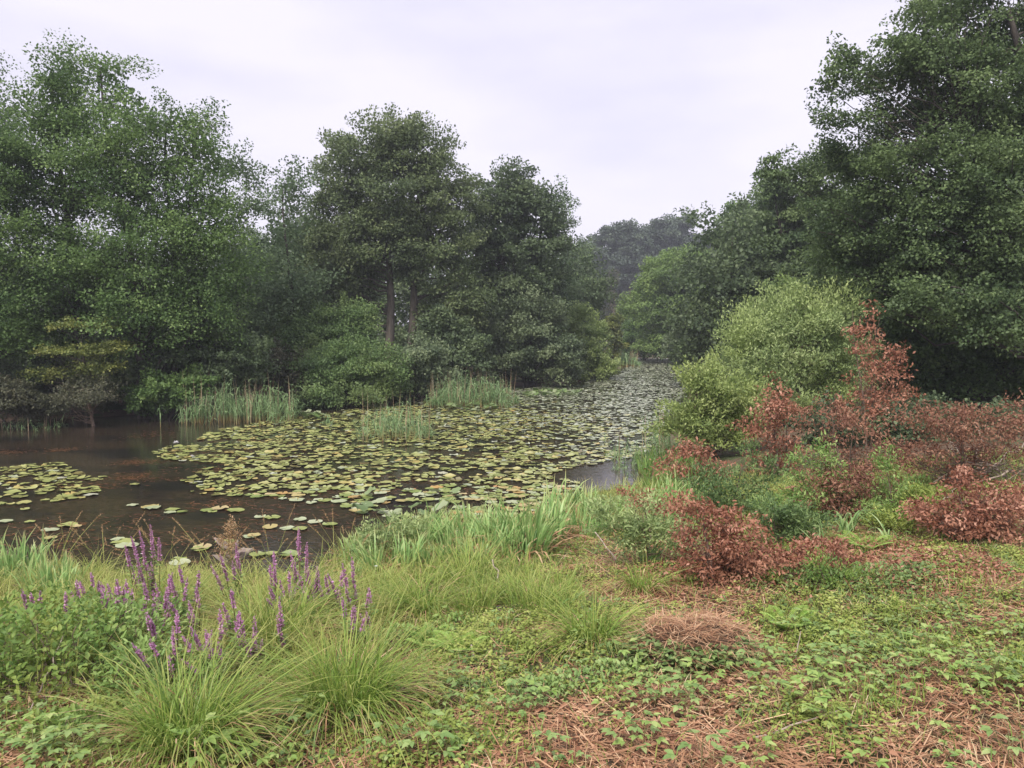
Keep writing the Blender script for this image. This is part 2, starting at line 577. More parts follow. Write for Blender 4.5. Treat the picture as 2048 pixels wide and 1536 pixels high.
r1.color_ramp.elements[0].color = (.045, .028, .018, 1)
r1.color_ramp.elements[1].position = .72
r1.color_ramp.elements[1].color = (.22, .145, .085, 1)
r2 = t.nodes.new("ShaderNodeValToRGB")
r2.color_ramp.elements[0].position = .3
r2.color_ramp.elements[0].color = (.03, .05, .015, 1)
r2.color_ramp.elements[1].position = .75
r2.color_ramp.elements[1].color = (.12, .14, .05, 1)
r3 = t.nodes.new("ShaderNodeValToRGB")
r3.color_ramp.elements[0].position = .48
r3.color_ramp.elements[1].position = .60
mxn = t.nodes.new("ShaderNodeMix")
mxn.data_type = 'RGBA'
bp = t.nodes.new("ShaderNodeBump")
bp.inputs['Strength'].default_value = .8
bp.inputs['Distance'].default_value = .03
for n in (n1, n2):
    t.links.new(tcn.outputs['Object'], n.inputs['Vector'])
t.links.new(n2.outputs['Fac'], r1.inputs['Fac'])
t.links.new(n2.outputs['Fac'], r2.inputs['Fac'])
t.links.new(n1.outputs['Fac'], r3.inputs['Fac'])
t.links.new(r3.outputs['Color'], mxn.inputs['Factor'])
t.links.new(r1.outputs['Color'], mxn.inputs['A'])
t.links.new(r2.outputs['Color'], mxn.inputs['B'])
t.links.new(mxn.outputs['Result'], pr.inputs['Base Color'])
t.links.new(n2.outputs['Fac'], bp.inputs['Height'])
t.links.new(bp.outputs['Normal'], pr.inputs['Normal'])
tag(ob('ground', acc.mesh('ground', gm, True)), kind='structure')

# ------------------------------------------------------------------ water
wm = bpy.data.materials.new('pond_water')
wm.use_nodes = True
t = wm.node_tree
pr = t.nodes['Principled BSDF']
pr.inputs['Roughness'].default_value = .02
pr.inputs['IOR'].default_value = 1.55
pr.inputs['Specular IOR Level'].default_value = .5
tcn = t.nodes.new("ShaderNodeTexCoord")
mpn = t.nodes.new("ShaderNodeMapping")
mpn.inputs['Scale'].default_value = (.22, .5, 1)
n1 = t.nodes.new("ShaderNodeTexNoise")
n1.inputs['Scale'].default_value = 1.6
n1.inputs['Detail'].default_value = 3
rr = t.nodes.new("ShaderNodeValToRGB")
rr.color_ramp.elements[0].position = .36
rr.color_ramp.elements[0].color = (0, 0, 0, 1)
rr.color_ramp.elements[1].position = .52
rr.color_ramp.elements[1].color = (1, 1, 1, 1)
mpf = t.nodes.new("ShaderNodeMapping")
mpf.inputs['Scale'].default_value = (4, 11, 1)
n2 = t.nodes.new("ShaderNodeTexNoise")
n2.inputs['Scale'].default_value = 1.5
n2.inputs['Detail'].default_value = 5
n2.inputs['Roughness'].default_value = .7
r2 = t.nodes.new("ShaderNodeValToRGB")
r2.color_ramp.elements[0].position = .42
r2.color_ramp.elements[0].color = (.022, .018, .014, 1)
r2.color_ramp.elements[1].position = .64
r2.color_ramp.elements[1].color = (.085, .06, .035, 1)
mxn = t.nodes.new("ShaderNodeMix")
mxn.data_type = 'RGBA'
mxn.inputs['A'].default_value = (.020, .018, .016, 1)
t.links.new(tcn.outputs['Object'], mpn.inputs['Vector'])
t.links.new(tcn.outputs['Object'], mpf.inputs['Vector'])
t.links.new(mpn.outputs['Vector'], n1.inputs['Vector'])
t.links.new(mpf.outputs['Vector'], n2.inputs['Vector'])
t.links.new(n1.outputs['Fac'], rr.inputs['Fac'])
t.links.new(n2.outputs['Fac'], r2.inputs['Fac'])
t.links.new(rr.outputs['Color'], mxn.inputs['Factor'])
t.links.new(r2.outputs['Color'], mxn.inputs['B'])
t.links.new(mxn.outputs['Result'], pr.inputs['Base Color'])
n3 = t.nodes.new("ShaderNodeTexNoise")
n3.inputs['Scale'].default_value = 7
n3.inputs['Detail'].default_value = 3
mp3 = t.nodes.new("ShaderNodeMapping")
mp3.inputs['Scale'].default_value = (.7, 1.6, 1)
bp = t.nodes.new("ShaderNodeBump")
bp.inputs['Strength'].default_value = .2
bp.inputs['Distance'].default_value = .02
t.links.new(tcn.outputs['Object'], mp3.inputs['Vector'])
t.links.new(mp3.outputs['Vector'], n3.inputs['Vector'])
t.links.new(n3.outputs['Fac'], bp.inputs['Height'])
t.links.new(bp.outputs['Normal'], pr.inputs['Normal'])
acc = Acc()
wx, wy = np.linspace(-64, 40, 30), np.linspace(7, 112, 30)
X, Y = np.meshgrid(wx, wy)
idx = np.arange(900).reshape(30, 30)
fq = np.stack([idx[:-1, :-1], idx[:-1, 1:], idx[1:, 1:], idx[1:, :-1]], -1).reshape(-1, 4)
acc.add(np.stack([X.ravel(), Y.ravel(), X.ravel() * 0], 1), fq, .5, 0)
tag(ob('pond_water', acc.mesh('pond_water', wm)), kind='structure')


LEAFK = 3.2
# ------------------------------------------------------------------ trees and bushes
def crown_clumps(lobes, D, dz, density, clump_px, base_loc):
    cs, outs, rs = [], [], []
    Ls = []
    for lb in lobes:
        px, py, rx, ry = lb[:4]
        dd = lb[4] if len(lb) > 4 else 0
        c = P(px, py, D + dd)
        Ls.append((c, rx / F * (D + dd), ry / F * (D + dd)))
    for i, (c, rx, rz) in enumerate(Ls):
        ryy = max(rx, min(rz, rx * 1.5)) * dz
        cr_ = clump_px / F * D
        area = 4 * math.pi * (((rx * rz) ** 1.6 + (rx * ryy) ** 1.6 + (ryy * rz) ** 1.6) / 3) ** (1 / 1.6)
        n = max(6, int(area / (math.pi * cr_ ** 2) * density * (lobes[i][5] if len(lobes[i]) > 5 else 1)))
        d = norm(rng.normal(0, 1, (n, 3)))
        rad = 0.93 - 0.5 * rng.random(n) ** 2.2 + rng.normal(0, .05, n)
        p = c + d * rad[:, None] * np.array([rx, ryy, rz])
        keep = np.ones(n, bool)
        for j, (c2, rx2, rz2) in enumerate(Ls):
            if j != i:
                ry2 = max(rx2, min(rz2, rx2 * 1.5)) * dz
                q = (((p - c2) / np.array([rx2, ry2, rz2])) ** 2).sum(1)
                keep &= ~((q < .45) & (rng.random(n) < .85))
        cs.append(p[keep])
        outs.append(d[keep])
        rs.append(cr_ * rng.uniform(.55, 1.35, keep.sum()))
    return np.concatenate(cs), np.concatenate(outs), np.concatenate(rs), Ls


def clump_leaves(acc, cs, outs, rs, nleaf, ls, flat=.45, aspect=.75, upw=1.0, spiky=0., spread=1.0, elong=0.6):
    """leaf sprays: each clump is a small flattened twig end pointing outward"""
    N = len(cs)
    od = norm(outs + rng.normal(0, .35, (N, 3)) + np.array([0, 0, spiky]))
    side = norm(np.cross(np.array([0, 0, 1.]) + rng.normal(0, .28, (N, 3)), od))
    nn = np.cross(od, side)
    nl = np.maximum(3, (nleaf * LEAFK * (rs / rs.mean()) ** 2 * rng.uniform(.6, 1.4, N)).astype(int))
    k = np.repeat(np.arange(N), nl)
    T = len(k)
    g = rng.normal(0, 1, (T, 3))
    g /= np.maximum(1, np.linalg.norm(g, axis=1, keepdims=True) / 1.9)
    off = od[k] * (g[:, :1] * elong) + side[k] * (g[:, 1:2] * .55) + nn[k] * (g[:, 2:3] * .55 * flat)
    off[:, 2] *= .8
    pos = cs[k] + off * rs[k][:, None] * spread
    d = norm(od[k] * .7 + rng.normal(0, .75, (T, 3)) + np.array([0, 0, -.15 + spiky * .7]))
    n = norm(rng.normal(0, .55, (T, 3)) + np.array([0, 0, upw]) + outs[k] * .45)
    tone = np.clip(rng.normal(.42, .24, N)[k] + rng.normal(0, .2, T), 0, 1)
    leaves(acc, pos, d, n, ls * rng.uniform(.7, 1.35, T), ls * aspect * rng.uniform(.7, 1.25, T), tone)


def plant_tree(name, label, cat, D, base_px, lobes, mat, bark='bark', leaf_px=5.6, clump_px=31, density=1.15, nleaf=54,
               trunk_r=.16, trunks=None, dz=1.0, group=None, flat=.45, aspect=.75, spiky=0., upw=1., limb_share=.4,
               inner=True, part='crown', trunk_part='trunk', lean=0., spread=1.25, elong=.6, trunk_frac=.85):
    b = P(base_px, 700, D)
    zb = float(gz(b[0], D))
    loc = np.array([b[0], D, max(zb, -.25)])
    root = empty(name, loc, label, cat, group)
    cs, outs, rs, Ls = crown_clumps(lobes, D, dz, density, clump_px, loc)
    low = gz(cs[:, 0], cs[:, 1]) + .05
    ok = cs[:, 2] > np.maximum(low, 0.05)
    cs, outs, rs = cs[ok], outs[ok], rs[ok]
    ls = leaf_px / F * D
    acc = Acc()
    clump_leaves(acc, cs - loc, outs, rs, nleaf, ls, flat, aspect, upw, spiky, spread, elong)
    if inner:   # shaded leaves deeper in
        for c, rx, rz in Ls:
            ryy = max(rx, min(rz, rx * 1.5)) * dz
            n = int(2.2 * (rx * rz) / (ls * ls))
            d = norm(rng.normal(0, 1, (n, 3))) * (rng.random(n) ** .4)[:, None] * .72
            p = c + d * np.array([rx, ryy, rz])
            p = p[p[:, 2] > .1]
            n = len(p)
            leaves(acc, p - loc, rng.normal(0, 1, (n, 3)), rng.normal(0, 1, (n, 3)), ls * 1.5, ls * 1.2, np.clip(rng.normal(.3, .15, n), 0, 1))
    ob(part, acc.mesh(part, M[mat]), root)
    # trunk and limbs
    top = max(Ls, key=lambda q: q[0][2])
    acc = Acc()
    trs = trunks or [(base_px, None, None)]
    axes = []
    for i, tr in enumerate(trs):
        bx = P(tr[0], 700, D)[0]
        if tr[1] is not None:
            e = P(tr[1], tr[2], D)
        else:
            e = top[0] + np.array([0, 0, top[2] * .3])
        a = np.array([bx, D + (i - .5) * .4 * (len(trs) > 1), loc[2] - .2])
        K = 9
        tt = np.linspace(0, 1, K)[:, None]
        p = a + (e - a) * tt
        p[:, 0] += np.sin(tt[:, 0] * math.pi * 1.7 + i) * .035 * (e[2] - a[2]) * tt[:, 0]
        r = trunk_r * (1 - trunk_frac * tt[:, 0]) * (1 + .35 * np.exp(-tt[:, 0] * 14))
        tubes(acc, (p - loc)[None], r[None], 8, .5)
        axes.append((p, r))
    ob(trunk_part, acc.mesh(trunk_part, M[bark], True), root)
    nl = max(3, int(len(cs) * limb_share))
    pick = rng.choice(len(cs), min(nl, len(cs)), replace=False)
    ends = cs[pick]
    st, r0 = [], []
    for e in ends:
        p, r = axes[int(np.argmin([abs(q[0][-1, 0] - e[0]) + abs(q[0][0, 0] - e[0]) for q in axes]))]
        hgt = p[-1, 2] - p[0, 2]
        dxy = math.hypot(e[0] - p[-1, 0], e[1] - p[-1, 1])
        tz = np.clip((e[2] - dxy * rng.uniform(.25, .7) - p[0, 2]) / hgt, .12, .97)
        q = np.array([np.interp(tz, np.linspace(0, 1, len(p)), p[:, k]) for k in range(3)])
        st.append(q)
        r0.append(np.interp(tz, np.linspace(0, 1, len(p)), r) * rng.uniform(.15, .42))
    st = np.array(st)
    r0 = np.array(r0)
    if len(st):
        cpnt = curve_pts(st, ends, 7, up=.18, wob=.035)
        rr_ = r0[:, None] * np.linspace(1, .16, 7)[None]
        acc = Acc()
        tubes(acc, cpnt - loc, rr_, 4, .5)
        ob('branches', acc.mesh('branches', M[bark], True), root)
    return root


T = plant_tree
# ---- left alders
T('alder_tree', 'tall green alder at the left edge of the photo, its crown cut by the frame', 'tree', 27.5, -60,
  [(-60, 330, 120, 110), (0, 300, 55, 80), (-40, 480, 130, 110), (-30, 620, 125, 90), (0, 690, 90, 50)], 'alder', trunk_r=.2)
T('thin_tree', 'thin pale treetop rising behind the alder at the far left edge', 'tree', 36, -10,
  [(-20, 210, 45, 80), (-10, 330, 60, 90)], 'alder2', density=.55, trunk_r=.12)
T('alder_tree', 'tall alder with the left one of the twin pointed tops at the left', 'tree', 29, 150,
  [(125, 172, 60, 66), (95, 235, 70, 75), (150, 330, 100, 100), (90, 420, 90, 90), (160, 540, 120, 110), (90, 640, 100, 70)], 'alder', trunk_r=.2, limb_share=.55)
T('alder_tree', 'tallest alder with the right one of the twin pointed tops at the left', 'tree', 28.5, 285,
  [(222, 158, 44, 58), (250, 225, 80, 70), (225, 320, 110, 95), (300, 420, 90, 80), (290, 530, 130, 95), (300, 640, 120, 75)], 'alder', trunk_r=.2, limb_share=.55)
T('alder_tree', 'shorter rounded alder right of the twin-topped alders with trunks showing against the sky', 'tree', 29.5, 372,
  [(372, 258, 56, 58), (395, 310, 62, 70), (400, 440, 90, 70), (425, 560, 85, 95), (400, 650, 80, 60)], 'alder', trunk_r=.16, limb_share=.6,
  trunks=[(345, 350, 230), (385, 395, 250)], density=1.2)
T('thin_tree', 'thin sparse pale tree standing behind the right flank of the left alders', 'tree', 34, 470,
  [(465, 335, 34, 45), (480, 400, 50, 60), (490, 500, 60, 80)], 'alder2', density=.95, trunk_r=.1, inner=False, limb_share=.7)
T('young_tree', 'small spiky-topped tree between the left alders and the big central tree', 'tree', 38, 580,
  [(578, 385, 32, 45), (575, 450, 62, 55), (560, 560, 95, 80), (540, 640, 70, 60)], 'alder2', density=.8, trunk_r=.15, spiky=.3)
T('round_tree', 'dark tree filling the gap behind the small spiky-topped tree', 'tree', 46, 640,
  [(630, 500, 85, 75), (560, 600, 110, 90), (690, 600, 90, 80), (480, 600, 80, 110)], 'dark', density=.9)
# ---- big central tree
T('spreading_tree', 'big spreading tree at the centre with two bare pale trunks under its crown', 'tree', 43, 785,
  [(770, 282, 75, 48), (725, 330, 90, 50), (850, 310, 72, 48), (680, 395, 62, 45), (800, 400, 110, 60), (900, 400, 60, 75),
   (740, 480, 110, 50), (860, 500, 95, 60), (640, 470, 55, 35), (690, 540, 75, 38), (905, 590, 65, 60), (640, 580, 70, 45), (880, 650, 60, 35)], 'tall',
  bark='barkpale', trunk_r=.30, trunks=[(778, 775, 330), (812, 850, 330)], leaf_px=5.5, clump_px=24, density=1.3, limb_share=.35)
T('dark_tree', 'dark round-topped tree just right of the big central tree', 'tree', 47, 1010,
  [(1010, 372, 52, 52), (1000, 440, 60, 50), (1070, 430, 60, 50), (1085, 480, 58, 55), (1010, 540, 75, 75), (1075, 580, 62, 70), (965, 460, 60, 75)],
  'dark', leaf_px=5.5, clump_px=20, trunk_r=.3, trunks=[(1005, 1008, 370), (1060, 1090, 430)])
T('thin_tree', 'thin wispy tree poking out on the right side of the dark round-topped tree', 'tree', 52, 1110,
  [(1108, 400, 22, 42), (1120, 460, 34, 50), (1135, 540, 40, 60)], 'alder2', density=.5, inner=False, leaf_px=5, limb_share=.8, trunk_r=.12)
# ---- point of the left bank: sallows
T('sallow_bush', 'pale green willow at the tip of the left bank leaning out over the channel', 'bush', 52, 1165,
  [(1140, 650, 40, 40), (1180, 685, 36, 48), (1192, 730, 34, 28), (1165, 745, 55, 22)], 'willow', leaf_px=4.5, clump_px=15, spiky=.5, trunk_r=.15)
T('round_tree', 'pale green tree rising behind the leaning willow at the channel bend', 'tree', 110, 1150,
  [(1150, 530, 26, 36), (1160, 590, 34, 46), (1150, 640, 40, 50)], 'fresh', leaf_px=4.5, clump_px=14, trunk_r=.25)
T('sallow_bush', 'large dark grey-green sallow bush on the left bank before the pale leaning willow', 'bush', 45, 1060,
  [(1000, 650, 62, 55), (1070, 650, 60, 60), (1090, 710, 68, 48), (1010, 715, 62, 45), (1125, 735, 52, 28)], 'willowd', leaf_px=5, clump_px=17, spiky=.25, trunk_r=.15)
T('bush', 'dark bush at the foot of the round-topped tree under the central tree', 'bush', 40, 900,
  [(900, 665, 60, 42), (925, 715, 62, 45), (850, 720, 55, 40)], 'dark', leaf_px=6, clump_px=20, trunk_r=.12)
T('bush', 'bluish dark leafy bush right of the big yellow-green waterside bush', 'bush', 36, 830,
  [(830, 725, 62, 48), (800, 765, 50, 30), (870, 765, 45, 25)], 'willowd', leaf_px=6, clump_px=20, trunk_r=.12)
T('bush', 'rounded olive bush with two humps in the second row below the spiky-topped tree', 'bush', 38, 620,
  [(590, 655, 62, 42), (650, 645, 55, 38), (705, 645, 48, 45), (560, 700, 70, 45), (640, 700, 110, 50)], 'bush', leaf_px=5, clump_px=20, density=1.3, aspect=.6, trunk_r=.12)
T('bush', 'big yellow-green bush at the water edge between the two reed beds', 'bush', 33.5, 690,
  [(645, 735, 68, 46), (720, 728, 84, 52), (690, 778, 110, 32), (770, 765, 50, 34)], 'bush', leaf_px=5, clump_px=20, density=1.35, aspect=.6, trunk_r=.12)
T('bush', 'reddish twiggy bush behind the left reed bed', 'bush', 33, 560,
  [(555, 725, 45, 30), (520, 740, 50, 30), (585, 765, 38, 30)], 'greybush', leaf_px=5.5, clump_px=18, density=.9, limb_share=1., bark='twig', trunk_r=.08)
T('bush', 'bare-looking grey-brown thorny bush hanging over the water at the left', 'bush', 26.3, 185,
  [(185, 785, 70, 34), (165, 765, 40, 26), (120, 800, 50, 22)], 'greybush', leaf_px=4, clump_px=16, density=.7, nleaf=20, limb_share=1.5 if False else 1., bark='twig', trunk_r=.07)
T('hornbeam_sapling', 'young tree with yellow-green tiered branches under the left alders', 'tree', 27, 165,
  [(170, 650, 62, 7), (160, 702, 85, 6), (215, 690, 50, 5), (190, 735, 60, 6), (100, 745, 50, 5)], 'yellowish', leaf_px=5, clump_px=14, density=.75, nleaf=14, flat=.2, trunk_r=.07, inner=False)
T('bush', 'low fresh green bush at the water left of the reed beds', 'bush', 28, 320,
  [(325, 785, 55, 26), (375, 765, 35, 24), (290, 805, 40, 16)], 'alder', leaf_px=6.5, clump_px=16, trunk_r=.06)
T('bush', 'low brownish green bush at the left edge of the far shore', 'bush', 25.6, 20,
  [(20, 795, 62, 24), (70, 812, 50, 16), (-30, 780, 60, 34)], 'greybush', leaf_px=5.5, clump_px=15, trunk_r=.05)
T('bush', 'dark leafy thicket in the shade behind the grey-brown thorny bush', 'bush', 30, 130,
  [(80, 760, 110, 55), (220, 740, 100, 60), (330, 720, 90, 55), (440, 710, 90, 70), (-40, 740, 80, 70)], 'dark', leaf_px=6, clump_px=22, trunk_r=.1)
# ---- far end of the channel
T('pine_tree', 'tallest dark flat-topped pine at the far end of the channel', 'tree', 172, 1345,
  [(1345, 452, 42, 15), (1320, 475, 50, 13), (1375, 485, 36, 12), (1330, 510, 50, 18), (1290, 500, 42, 13), (1350, 545, 46, 22)], 'pine', bark='pinebark', leaf_px=4, clump_px=11, flat=.5, trunk_r=.35, upw=.5, density=1.3)
T('pine_tree', 'dark pine with a ragged top at the left end of the far row', 'tree', 165, 1240,
  [(1240, 462, 36, 11), (1215, 478, 26, 9), (1262, 485, 38, 16), (1230, 515, 50, 20), (1220, 560, 42, 26), (1275, 540, 44, 30)], 'pine', bark='pinebark', leaf_px=4, clump_px=11, flat=.5, trunk_r=.35, upw=.5, density=1.3, trunks=[(1222, 1232, 462), (1262, 1262, 480)])
T('pine_tree', 'lower dark pine between the ragged and the tallest far pines', 'tree', 176, 1295,
  [(1293, 470, 30, 13), (1300, 520, 45, 30), (1320, 580, 60, 40), (1240, 600, 50, 30)], 'pine', bark='pinebark', leaf_px=4, clump_px=12, trunk_r=.3, upw=.5)
T('pine_tree', 'dark pine behind the right bank, right of the tallest far pine', 'tree', 150, 1420,
  [(1420, 495, 36, 18), (1440, 480, 26, 14), (1455, 520, 42, 25), (1400, 530, 36, 20)], 'pine', bark='pinebark', leaf_px=4, clump_px=11, trunk_r=.3, upw=.5)
T('thin_tree', 'faint wispy tree in the gap left of the far pines', 'tree', 185, 1175,
  [(1175, 500, 32, 16), (1180, 540, 40, 34), (1170, 600, 45, 50)], 'alder2', leaf_px=4, clump_px=11, density=.7)
T('dead_tree', 'brown leafless-looking tree standing below the far pines by the channel', 'tree', 130, 1215,
  [(1215, 600, 26, 22), (1200, 640, 22, 20), (1228, 560, 10, 20)], 'greybush', leaf_px=3, clump_px=10, density=.6, limb_share=1., bark='barkpale', inner=False, trunk_r=.16)
T('round_tree', 'rounded green tree on the far right bank in front of the pines', 'tree', 80, 1365,
  [(1370, 530, 62, 32), (1330, 560, 62, 38), (1400, 580, 62, 48), (1310, 620, 70, 42), (1380, 650, 75, 45), (1340, 685, 70, 28)], 'fresh', leaf_px=4.5, clump_px=15, trunk_r=.3)
T('bush', 'dark green bush touching the water at the far end of the channel', 'bush', 88, 1290,
  [(1280, 665, 42, 34), (1262, 690, 28, 20), (1310, 690, 42, 24)], 'alder', leaf_px=4, clump_px=13, trunk_r=.15)
T('bush', 'yellowish bush on the left bank at the far end of the channel', 'bush', 72, 1226,
  [(1226, 655, 15, 24), (1230, 690, 14, 18)], 'yellowish', leaf_px=4, clump_px=10, trunk_r=.1)
T('bush', 'dark bush beside the water below the rounded green tree', 'bush', 74, 1380,
  [(1385, 675, 42, 34), (1360, 700, 30, 18), (1420, 690, 40, 30)], 'willowd', leaf_px=4.5, clump_px=13, trunk_r=.12)
T('round_tree', 'yellow-green tree right of the rounded far tree', 'tree', 62, 1470,
  [(1470, 470, 48, 42), (1500, 530, 62, 50), (1450, 580, 55, 50), (1520, 610, 60, 50), (1440, 650, 50, 38)], 'fresh', leaf_px=5, clump_px=16, trunk_r=.25)
T('round_tree', 'tree with a thin spire top above the right bank', 'tree', 56, 1500,
  [(1478, 415, 14, 22), (1492, 440, 32, 30), (1545, 430, 45, 45), (1560, 500, 60, 60)], 'alder', leaf_px=5, clump_px=16, trunk_r=.2)
T('round_tree', 'leafy tree with a protruding side branch in front of the big oak flank', 'tree', 42, 1600,
  [(1560, 375, 38, 36), (1595, 400, 50, 50), (1640, 440, 75, 65), (1570, 480, 62, 55), (1620, 560, 90, 70), (1540, 590, 60, 60), (1520, 660, 60, 60)], 'oak', leaf_px=6, clump_px=20, trunk_r=.25)
# ---- great oak on the right
T('oak_tree', 'huge dark oak filling the upper right of the photo', 'tree', 21, 2080,
  [(1700, 110, 58, 26, 0, .5), (1665, 165, 42, 22, 0, .45), (1750, 165, 62, 44, 1, .6), (1700, 240, 52, 24, 0, .5), (1790, 85, 44, 34, 0, .6), (1880, 600, 120, 44, -1, .8), (2010, 640, 100, 60, -2, .8), (1790, 600, 70, 36, 1, .7), (1855, 60, 70, 90, 0), (1960, 20, 120, 110, 1), (1850, 200, 110, 90, 1), (1990, 190, 120, 120, 0),
   (1740, 320, 85, 50, 2), (1670, 300, 24, 24, 1), (1850, 350, 130, 90, 0), (1990, 380, 120, 110, -1), (1740, 430, 120, 70, 1), (1880, 490, 130, 70, 0),
   (2060, 300, 110, 300, 1), (1680, 500, 70, 50, 2), (2000, 540, 100, 60, -1), (2120, 550, 110, 120, 0), (1780, 530, 90, 40, 1)], 'oak',
  leaf_px=6.5, clump_px=28, density=1.25, nleaf=46, trunk_r=.4, dz=.8, limb_share=.5, trunks=[(2280, 2040, 20), (2250, 1930, 250)])
T('oak_tree', 'low oak limb spray with protruding leaves on the sky side of the right wood', 'tree', 30, 1760,
  [(1548, 318, 16, 10, 0, .6), (1522, 345, 20, 12, 0, .6), (1590, 345, 40, 22, 0, .7), (1640, 350, 55, 40), (1690, 400, 80, 60), (1700, 520, 80, 90)], 'oak', leaf_px=6, clump_px=18, nleaf=20, trunk_r=.2, limb_share=.8, trunks=[(1800, 1700, 420)])
T('understorey_tree', 'shaded dark green tree under the huge oak at the right edge', 'tree', 25, 1960,
  [(1850, 620, 110, 80), (1990, 650, 110, 90), (1900, 740, 120, 70), (2080, 720, 100, 120), (1790, 700, 70, 90)], 'alder', leaf_px=8, clump_px=28, trunk_r=.15)
T('understorey_tree', 'dim tree deep in the shade behind the reddish withered sapling', 'tree', 32, 1830,
  [(1760, 640, 110, 90), (1880, 680, 130, 100), (2020, 700, 130, 110), (2150, 650, 120, 160), (1650, 600, 90, 80)], 'fresh', leaf_px=7.5, clump_px=30, trunk_r=.2)
# ---- willow bush on the right bank
T('willow_bush', 'large pale grey-green willow bush on the right bank beside the water', 'bush', 22, 1560,
  [(1590, 635, 78, 62), (1660, 640, 52, 75), (1520, 660, 62, 50), (1500, 720, 85, 62), (1600, 710, 90, 70), (1680, 740, 55, 80), (1560, 790, 85, 60), (1640, 830, 70, 60)], 'willow',
  leaf_px=7, clump_px=20, aspect=.38, spiky=.7, nleaf=34, density=1.15, trunk_r=.1, bark='twig', elong=.9)
T('willow_bush', 'lower yellow-green willow bush at the water edge in front of the large pale one', 'bush', 18, 1420,
  [(1440, 775, 62, 40), (1410, 820, 62, 42), (1370, 850, 38, 26), (1480, 820, 50, 60), (1430, 862, 70, 26), (1390, 760, 30, 30)], 'willowy',
  leaf_px=8, clump_px=20, aspect=.4, spiky=.6, nleaf=34, density=1.15, trunk_r=.08, bark='twig', elong=.85)
# ---- withered saplings
DEADS = [
    ('tall withered sapling with pinkish red leaves beside the pale willow', 955, 1745, [(1742, 622, 18, 30), (1736, 665, 30, 28), (1725, 705, 36, 24), (1790, 705, 34, 12), (1750, 745, 60, 22), (1775, 790, 70, 22), (1720, 830, 60, 30)], 'deadred', 8, 13, .6),
    ('withered bush with brick-red leaves in front of the willow', 945, 1570, [(1548, 780, 24, 20), (1552, 815, 48, 20), (1530, 850, 50, 24), (1565, 890, 45, 24), (1540, 925, 60, 20)], 'deadred', 8.5, 15, 1.0),
    ('dark twiggy withered thicket behind the brick-red bush', 1000, 1700, [(1640, 830, 70, 40), (1720, 870, 80, 50), (1670, 930, 90, 40), (1760, 930, 70, 40)], 'dead', 7, 15, .6),
    ('broad fan of bare branches with dry brown leaves at the right edge', 975, 1950, [(1950, 850, 105, 34), (1870, 835, 80, 30), (2040, 840, 60, 50), (1830, 900, 70, 26), (1990, 900, 70, 22), (1900, 930, 60, 20)], 'dead', 7, 14, .9),
    ('low withered clump with wine-red leaves by the reed grass at the water', 985, 1385, [(1380, 905, 42, 22), (1345, 930, 34, 14), (1415, 935, 42, 20), (1390, 955, 40, 16)], 'deadred', 8, 14, 1.1),
    ('drooping wine-red withered bush in the middle of the right bank', 1165, 1440, [(1395, 1020, 50, 18), (1465, 1045, 66, 20), (1430, 1080, 80, 20), (1365, 1000, 36, 14), (1510, 1115, 80, 18), (1400, 1125, 50, 16), (1460, 1140, 70, 12)], 'deadred', 9.5, 16, 1.2),
    ('fallen rust-red branch pile at the right edge of the bank', 1085, 1950, [(1930, 965, 34, 28), (1990, 1010, 90, 28), (1900, 1025, 90, 24), (2050, 990, 60, 26), (1950, 1055, 95, 16)], 'deadred', 9.5, 16, 1.2),
    ('small withered brown bush among green shoots on the right bank', 1040, 1700, [(1700, 960, 66, 24), (1640, 985, 50, 22), (1765, 985, 45, 22), (1700, 1010, 60, 14)], 'dead', 8.5, 15, 1.0),
    ('flat withered reddish brush lying right of the drooping bush', 1150, 1610, [(1590, 1110, 60, 14), (1640, 1090, 50, 12), (1700, 1130, 80, 12), (1800, 1140, 80, 10)], 'deadred', 9, 14, 1.0),
    ('small wine-red sprigs rising from the green herb clump', 1090, 1320, [(1290, 1000, 40, 14), (1330, 1015, 30, 14), (1260, 985, 20, 8)], 'deadred', 8, 11, .5),
]
for lab, by, bx, lobes, mat, lp, cpx, dens in DEADS:
    D = G(bx, by)[1]
    T('withered_bush', lab, 'bush', D, bx, lobes, mat, bark='twig', leaf_px=lp, clump_px=cpx, density=dens, nleaf=6, trunk_r=.022,
      trunks=[(bx - 12, bx - 30, lobes[0][1]), (bx + 8, bx + 15, lobes[0][1] + 10), (bx, lobes[-1][0], lobes[-1][1])], limb_share=1.0, inner=False,
      part='foliage', trunk_part='stems', aspect=.45, upw=.3, spiky=-.15, spread=1.45, group='withered bushes on the right bank')
